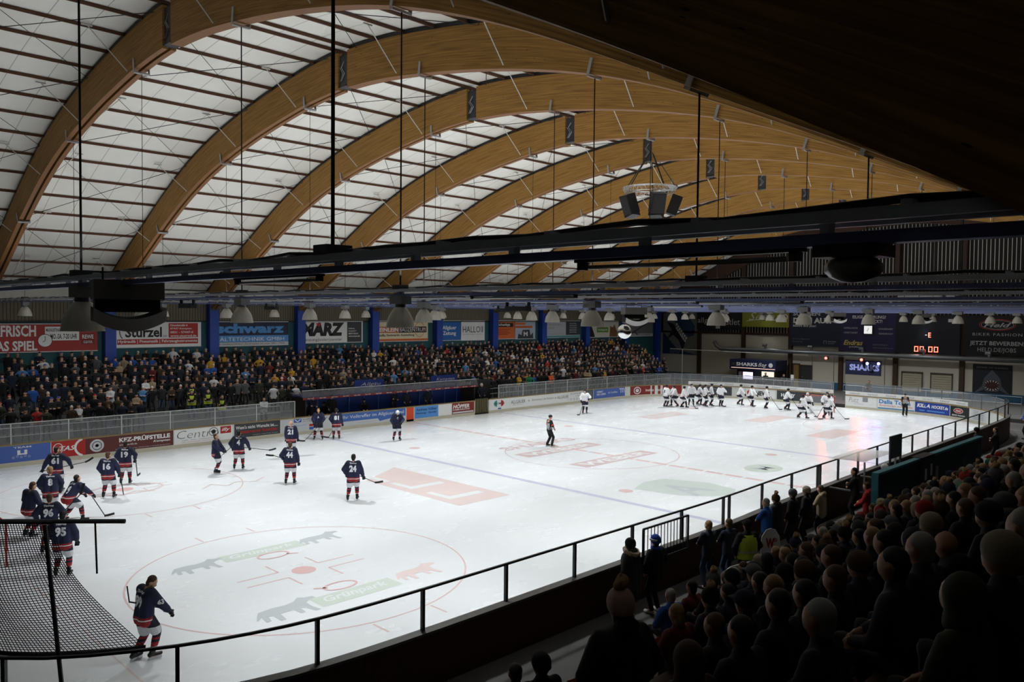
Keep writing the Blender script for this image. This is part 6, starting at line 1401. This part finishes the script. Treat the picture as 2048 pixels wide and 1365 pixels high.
# special people in and before the far stand
far = lambda key, x, y, z, lab, **k: person(key, x, y, z, -110, lab, scale=.98, **k)
for i, (x, y, z) in enumerate(((17.35, 34.05, 1.9), (18.3, 33.55, 1.45), (18.75, 33.0, 1.0), (17.7, 34.9, 2.1))):
    r_ = (1, 1, 0, 2)[i]; o = far('st_plain', x, far_row(r_)[0]+(-.32), far_row(r_)[1], f'steward in yellow vest on the far stand steps, {("upper left", "middle", "lowest", "uppermost")[i]} one', jacket='black', trousers=JEANS, name='steward'); add_vest(o, ST_C)
far('st_plain', 21.35, 32.7, .3, 'standing spectator in white and pink jersey at the left end of benches', jacket='white'); far('st_hood', 44.4, 32.75, .62, 'standing spectator in green jacket in the lower far crowd', jacket='green'); far('st_plain', 46.9, 32.72, .62, 'standing spectator in orange jacket in the lower far crowd', jacket='orange')
far('st_plain', 62.5, 32.75, .62, 'standing spectator in bright blue jacket at the right of far crowd', jacket='blue')
# people at the benches
for (x, dz, key, lab, jk) in ((23.5, 0, 'se_plain', 'home player seated on the bench, leftmost with white towel', 'navy'), (24.15, 0, 'se_plain', 'home player seated on the bench, second from the left', 'black'), (24.75, 0, 'se_cap', 'home player seated on the bench, third from the left', 'navy'), (27.7, 0, 'se_cap', 'team member in black cap seated alone at the bench', 'black')):
    person(key, x, 31.55, .28, -105, lab, jk, hat='black')
for (x, key, lab, jk) in ((23.7, 'st_plain', 'team member standing behind the seated home players', 'navy'), (25.0, 'st_cap', 'team member in black standing at left of bench', 'black'), (29.75, 'st_plain', 'tall coach in long dark coat standing at the bench', 'black'), (30.8, 'st_cap', 'team member in navy with crossed arms beside the coach', 'navy'), (32.6, 'st_beanie', 'team member in navy standing alone at bench centre', 'navy'), (37.6, 'st_beanie', 'person with white hat standing at right end of benches', 'navy')):
    person(key, x, 31.1, .3, -100, lab, jk, hat='white' if x > 37 else 'black')
for (x, y, lab) in ((65.5, 21.5, 'person behind the end glass near the kiosk, left one'), (66.0, 23.5, 'person behind the end glass near the kiosk, right one'), (64.2, 13.6, 'person in black standing behind the open end gate')): person('st_plain', x, y, .25, 180, lab, 'black')
# ---- remove the pattern figures
def kill(o):
    for c in list(o.children): kill(c)
    bpy.data.objects.remove(o)
for o in FARP: bpy.data.objects.remove(o)
# ---- away team
AW = [(50.4, 23.8, 0, -20), (51.2, 23.5, 1, 150), (51.1, 22.7, 3, -60), (52.8, 23.0, 0, -150), (53.6, 22.8, 1, -60), (53.0, 21.9, 2, -70), (54.0, 22.0, 0, -60), (54.0, 21.1, 2, -120), (56.1, 20.6, 1, -60), (55.8, 19.5, 3, -90), (55.5, 18.1, 0, -60), (55.8, 16.5, 1, -70), (51.8, 13.5, 3, -40), (53.1, 12.2, 1, -30), (54.6, 12.9, 2, 200), (42.4, 25.3, 2, -130)]
AL = ['leftmost of the group', 'second from left in the group', 'bending third from left', 'fourth from left in the group', 'fifth from left in the group', 'sixth from left in the group', 'seventh from left in the group', 'rightmost of the left group', 'first skater right of the group', 'middle skater of the loose line', 'third skater of the loose line', 'skater left of the far goal', 'front skater before the far goal', 'lowest skater right of the far goal', 'skater beside the open end gate', 'alone near the brewery advert']
AWT = []
for i, (x, y, p, hd) in enumerate(AW):
    o = copy_tree(WPROTO[p][0]); o.location = (x, y, 0); o.rotation_euler = (0, 0, math.radians(hd)-PI/2); o.name = 'hockey_player'; tag(o, 'white jersey away skater, '+AL[i], 'person', 'away skaters in white'); AWT.append((o, p))
for t, j_, J in WPROTO: kill(t)
# ---- sticks
def held(k, lab, la, lb, bd, bh=.07):
    t, J = HP[k]; a, b = wpt(t, la), wpt(t, lb); R_ = Matrix.Rotation(t.rotation_euler.z, 3, 'Z'); stick(lab, a, b, R_ @ Vector(bd), None, bh)
held('navy 61', 'stick held sideways across the back of number 61', (-.55, -.15, .86), (1.0, .25, 1.12), (1, .1, .5)); held('16', 'stick standing upright on ice beside number 16', (.36, .2, 1.0), (.42, .45, .06), (-.3, 1, 0)); held('19', 'stick held upright by number 19', (.32, .2, 1.5), (.4, .3, .3), (.2, 1, 0))
held('5', 'stick held forward by the skater in profile', (.05, .2, .75), (.1, .75, 1.25), (0, .2, 1)); held('4', 'stick pointing out to the right of number 4', (-.4, .3, 1.05), (1.3, .3, .82), (1, 0, .15)); held('44', 'stick crossing behind number 44 to the left', (.2, .3, .9), (-.75, .3, 1.18), (-1, 0, 0)); held('24', 'stick held low at right side of number 24', (-.1, .3, 1.05), (.8, .4, .62), (1, .2, 0))
held('9', 'stick under the hands of bending number 9', (-.1, .6, .95), (.3, .95, .05), (.4, 1, 0)); held('A', 'stick crossing before the bearded skater at the bench', (-.5, .45, 1.35), (.7, .7, .06), (1, .3, 0)); held('99', 'stick tucked behind number 99 in the foreground', (.28, .5, .95), (-.2, -.2, 1.22), (-.08, -.1, 1), .022); held('81', 'stick held low by number 81', (.1, .3, 1.0), (-.4, .6, .06), (-1, .3, 0)); held('96', 'stick pointing up right of number 96', (.1, .3, .9), (.75, .6, 1.6), (.3, 0, 1))
for i, (o, p) in enumerate(AWT):
    if i % 2 == 0 or i > 10: R_ = Matrix.Rotation(o.rotation_euler.z, 3, 'Z'); stick('stick of the away skater, '+AL[i], wpt(o, (.1, .35, .98)), wpt(o, (.55, 1.0, .06)), R_ @ Vector((.6, .6, 0)))
# ---- goals
red_m = mat('goal_red', S('9c1f1c'), .4); netw = mat('goal_net', S('c9c9c9'), .8)
def goal(x, y, sgn, lab):
    t = thing('hockey_goal', lab, 'goal', (x, y, 0)); mb = MB()
    mb.cyl((0, -.915, 0), (0, -.915, 1.22), .03, None, 8, red_m); mb.build('post', None, t); mb = MB(); mb.cyl((0, .915, 0), (0, .915, 1.22), .03, None, 8, red_m); mb.build('post', None, t)
    mb = MB(); mb.cyl((0, -.93, 1.22), (0, .93, 1.22), .03, None, 8, red_m); mb.build('crossbar', None, t)
    arc = lambda z, d: [(sgn*d*math.sin(PI*i/12), .915*math.cos(PI*i/12)*(1.0), z) for i in range(13)]
    mb = MB(); mb.tube(arc(.03, 1.05), .025, 6, pW); mb.tube([(0, .9, 1.2), (sgn*.5, .75, 1.18), (sgn*.5, -.75, 1.18), (0, -.9, 1.2)], .02, 6, pW); mb.build('base_frame', None, t)
    mb = MB(); lo, hi = arc(.04, 1.04), [(sgn*.5*math.sin(PI*i/12), .9*math.cos(PI*i/12), 1.19) for i in range(13)]
    for k in range(0, 49):
        u = k/4; i = min(int(u), 11); f = u-i; a = Vector(lo[i]).lerp(Vector(lo[i+1]), f); b = Vector(hi[i]).lerp(Vector(hi[i+1]), f); mb.cyl(a, b, .004, None, 3, netw, False)
    for j in range(1, 14):
        mb.tube([Vector(lo[i]).lerp(Vector(hi[i]), j/14) for i in range(13)], .004, 3, netw, False)
    mb.build('net', None, t)
goal(57.0, 14.3, 1, 'far red framed goal with white net'); goal(3.9, 15.0, -1, 'near red framed goal at the left edge behind hanging net')
# ---- near corner safety net
nt_m = mat('net_black', S('0c0c0d'), .8); t = thing('safety_net', 'sagging black safety net hanging behind the near corner glass', 'net')
def nb(u): # bottom edge along the glass top
    s = (s_nearL-2.6)+(rfind(2.75, .85)-(s_nearL-2.6))*u; p, d_ = rpos(s); nn = Vector((-d_.y, d_.x)); q = p+nn*.12; return Vector((q.x, q.y, 2.1))
Tb0, Tb1 = Vector((-.4, 4.0, 3.98)), Vector((2.2, 1.6, 3.98))
def npt(u, v): # v 0 bottom, 1 top
    b = nb(u); tp = Tb0.lerp(Tb1, u*.86); p = b.lerp(tp, v)
    pull = math.sin(PI*v)*(.10+.28*u*u); p += Vector((-.6, .6, 0))*pull*.9; p += Vector((.05, .05, 0))*math.sin(u*14+v*3)*math.sin(PI*v); return p
NU, NV = 78, 58
mb = MB()
for i in range(NU+1): mb.tube([npt(i/NU, j/NV) for j in range(NV+1)], .0066, 3, nt_m, False)
mb.build('vertical_cords', None, t); mb = MB()
for j in range(NV+1): mb.tube([npt(i/NU, j/NV) for i in range(NU+1)], .0066, 3, nt_m, False)
mb.build('horizontal_cords', None, t)
mb = MB(); mb.tube([npt(i/20, 1)+Vector((0, 0, .0)) for i in range(21)], .03, 6, nt_m); mb.build('top_rope', None, t); mb = MB(); mb.tube([npt(i/20, 0) for i in range(21)], .028, 6, nt_m); mb.build('bottom_rope', None, t)
t = thing('net_pole', 'dark upright pole with crossbar carrying the near safety net', 'pole'); bp_ = rpos(rfind(1.55, 1.6))[0]
mb = MB(); mb.cyl((1.86, 1.12, 0), (1.68, 1.75, 4.0), .032, None, 8, mat('net_pole', S('241c1a'), .5)); mb.build('pole', None, t); mb = MB(); mb.cyl(Tb0-Vector((.4, -.4, 0)), Tb1+Vector((.42, -.36, .0)), .035, None, 8, nt_m); mb.build('crossbar', None, t)
t = thing('hanging_rod', 'thin dark rod hanging from the net crossbar over the ice', 'rod'); q = Tb1+Vector((.1, -.05, 0)); mb = MB(); mb.cyl(q, q+Vector((.02, 0, -.8)), .014, None, 6, nt_m); mb.build('rod', None, t)
# ---- gate with bars at the near boards
t = thing('rink_gate', 'barred black gate panel on the near glass behind the striped beanie', 'gate')
mb = MB(); y0 = -.2
for i in range(14): mb.cyl((13.9+.14*i, y0, 1.2), (13.9+.14*i, y0, 2.02), .012, None, 6, black)
mb.build('bars', None, t); mb = MB(); mb.bar((13.85, y0, 2.04), (15.8, y0, 2.04), .04, .04, black); mb.bar((13.85, y0, 1.2), (15.8, y0, 1.2), .04, .04, black); mb.bar((13.85, y0, 1.2), (13.85, y0, 2.04), .04, .04, black); mb.bar((15.8, y0, 1.2), (15.8, y0, 2.04), .04, .04, black); mb.build('frame', None, t)
# ---- handrails on the near steps
t = thing('handrail', 'bent galvanised handrail at the steps beside the steward', 'railing')
mb = MB(); mb.tube([(14.0, -2.3, .3), (14.0, -2.3, 1.35), (14.05, -2.3, 1.5), (14.2, -2.32, 1.55), (16.2, -2.75, 1.6), (16.2, -2.75, .5)], .022, 8, alu); mb.build('rail', None, t, True); mb = MB(); mb.tube([(13.3, -2.5, .3), (13.3, -2.5, 1.0), (13.4, -2.5, 1.15), (13.55, -2.5, 1.0), (13.6, -2.5, .3)], .022, 8, alu); mb.build('hoop', None, t, True)
mb = MB(); mb.tube([(13.6, -2.5, .95), (17.5, -2.45, 1.35), (19.5, -2.4, 1.35)], .02, 8, steel); mb.build('lower_rail', None, t, True)
# ---- standing flag sign
t = thing('flag_sign', 'rounded white and blue display sign with red letter on the near walkway', 'sign', (16.6, -2.05, .45)); t.scale = (.82,)*3; r = Matrix.Rotation(math.radians(-38), 3, 'Z')
def ff(s, z, o): return r @ Vector((s, -o, z))
mb = MB(); pts = [(-.28, .7), (.28, .7), (.31, 1.2), (.28, 1.55), (.15, 1.75), (0, 1.8), (-.15, 1.75), (-.28, 1.55), (-.31, 1.2)]
n = len(pts); mb.add([ff(a, b, o) for o in (-.02, 0) for a, b in pts], [tuple(range(n)), tuple(n+i for i in range(n))[::-1]]+[(i, (i+1) % n, n+(i+1) % n, n+i) for i in range(n)], pW); mb.build('panel', None, t)
A = Art(ff); A.rect(-.27, .7, .27, 1.05, pLB); A.text('W', -.16, 1.2, .12, 1.5, pR, .05); A.text('o', .1, 1.38, .2, 1.5, pR, .02); A.text('wintersport', -.2, .85, .2, .93, pW, 0, o=.02); A.build('lettering', t)
mb = MB(); mb.box((0, 0, .02), (.5, .3, .04), dsteel); mb.cyl((0, 0, .02), (0, 0, .72), .02, None, 6, dsteel); mb.build('stand', None, t)
# ---- penalty boxes and cabinet row on the near side
teal_e = mat('teal_edge', S('3b7f8e'), .5); cab = mat('cabinet_blue', S('1b2f3f'), .6, var=.2, scale=4)
def cabinet(x0, x1, z1, lab, draw):
    t = thing('team_cabinet', lab, 'cabinet', (0, 0, 0)); mb = MB(); mb.box(((x0+x1)/2, -2.25, (z1+.31)/2), (x1-x0, .1, z1-.31), cab); mb.build('panel', None, t); mb = MB(); mb.box(((x0+x1)/2, -2.24, z1+.03), (x1-x0+.04, .2, .07), teal_e); mb.box((x0-.03, -2.24, (z1+.31)/2), (.07, .2, z1-.31), teal_e); mb.build('edge_trim', None, t)
    A = Art(lambda s, z, o: Vector((x0+s, -2.3-o, .6+z))); draw(A); A.build('notices', t)
def d1(A):
    for i in range(9): A.text('Heim', .3+i*.35, .3+.1*(i % 3), .55+i*.35, .36+.1*(i % 3), pG, 0)
    A.rect(.2, .1, 3.2, .9, P('chart', '3b4448'), .002)
cabinet(22.8, 26.4, 2.42, 'left dark cabinet wall with bright teal edge', d1); cabinet(27.8, 33.6, 2.42, 'right dark cabinet wall with bright teal edge', lambda A: (A.rect(.3, .9, .6, 1.4, pG), A.rect(2.6, .6, 3.0, 1.1, pDG), A.rect(3.4, .9, 3.9, 1.3, pDG)))
t = thing('scorers_cabinet', 'purple black cabinet between the teal edged walls', 'cabinet'); mb = MB(); mb.box((27.1, -2.2, 1.4), (1.3, .35, 2.2), P('cab_dark', '1c1b2c')); mb.build('body', None, t); A = Art(lambda s, z, o: Vector((26.5+s, -2.38-o, .5+z))); A.rect(.25, 1.2, .45, 1.6, pLG); A.rect(.8, 1.3, 1.0, 1.7, pLG); A.build('notices', t)
t = thing('notice_board', 'small dark framed board above the cabinet beside the glass', 'board'); mb = MB(); mb.box((28.0, -1.0, 2.55), (1.1, .06, .8), pDG); mb.build('panel', None, t); mb = MB(); mb.box((27.5, -1.0, 1.3), (.06, .06, 2.0), dsteel); mb.box((28.5, -1.0, 1.3), (.06, .06, 2.0), dsteel); mb.build('post', None, t)
t = thing('penalty_box', 'glazed penalty box roof on the near boards', 'penalty box'); mb = MB(); mb.quad((25.2, .2, 2.3), (28.0, .3, 2.3), (28.0, -1.0, 2.34), (25.2, -1.0, 2.34), glass_mat('box_roof', (.5, .5, .46), .75, .4)); mb.build('roof_panel', None, t)
for x in (25.2, 28.0): mb = MB(); mb.box((x, -.4, 1.3), (.05, 1.2, .05), steel); mb.box((x, -1.0, 1.3), (.05, .05, 2.05), steel); mb.build('frame', None, t)
o = person('st_hood', 26.6, -1.2, WF, 95, 'official in red jacket with white helmet in the penalty box', 'red', scale=1.02); mb = MB(); mb.ball(ST_D['head']+Vector((0, -.01, .05)), (.115, .13, .115), helmet_w, 12, 9); mb.build('helmet', None, o, True)


for k_, (t, J) in SP.items(): kill(t)
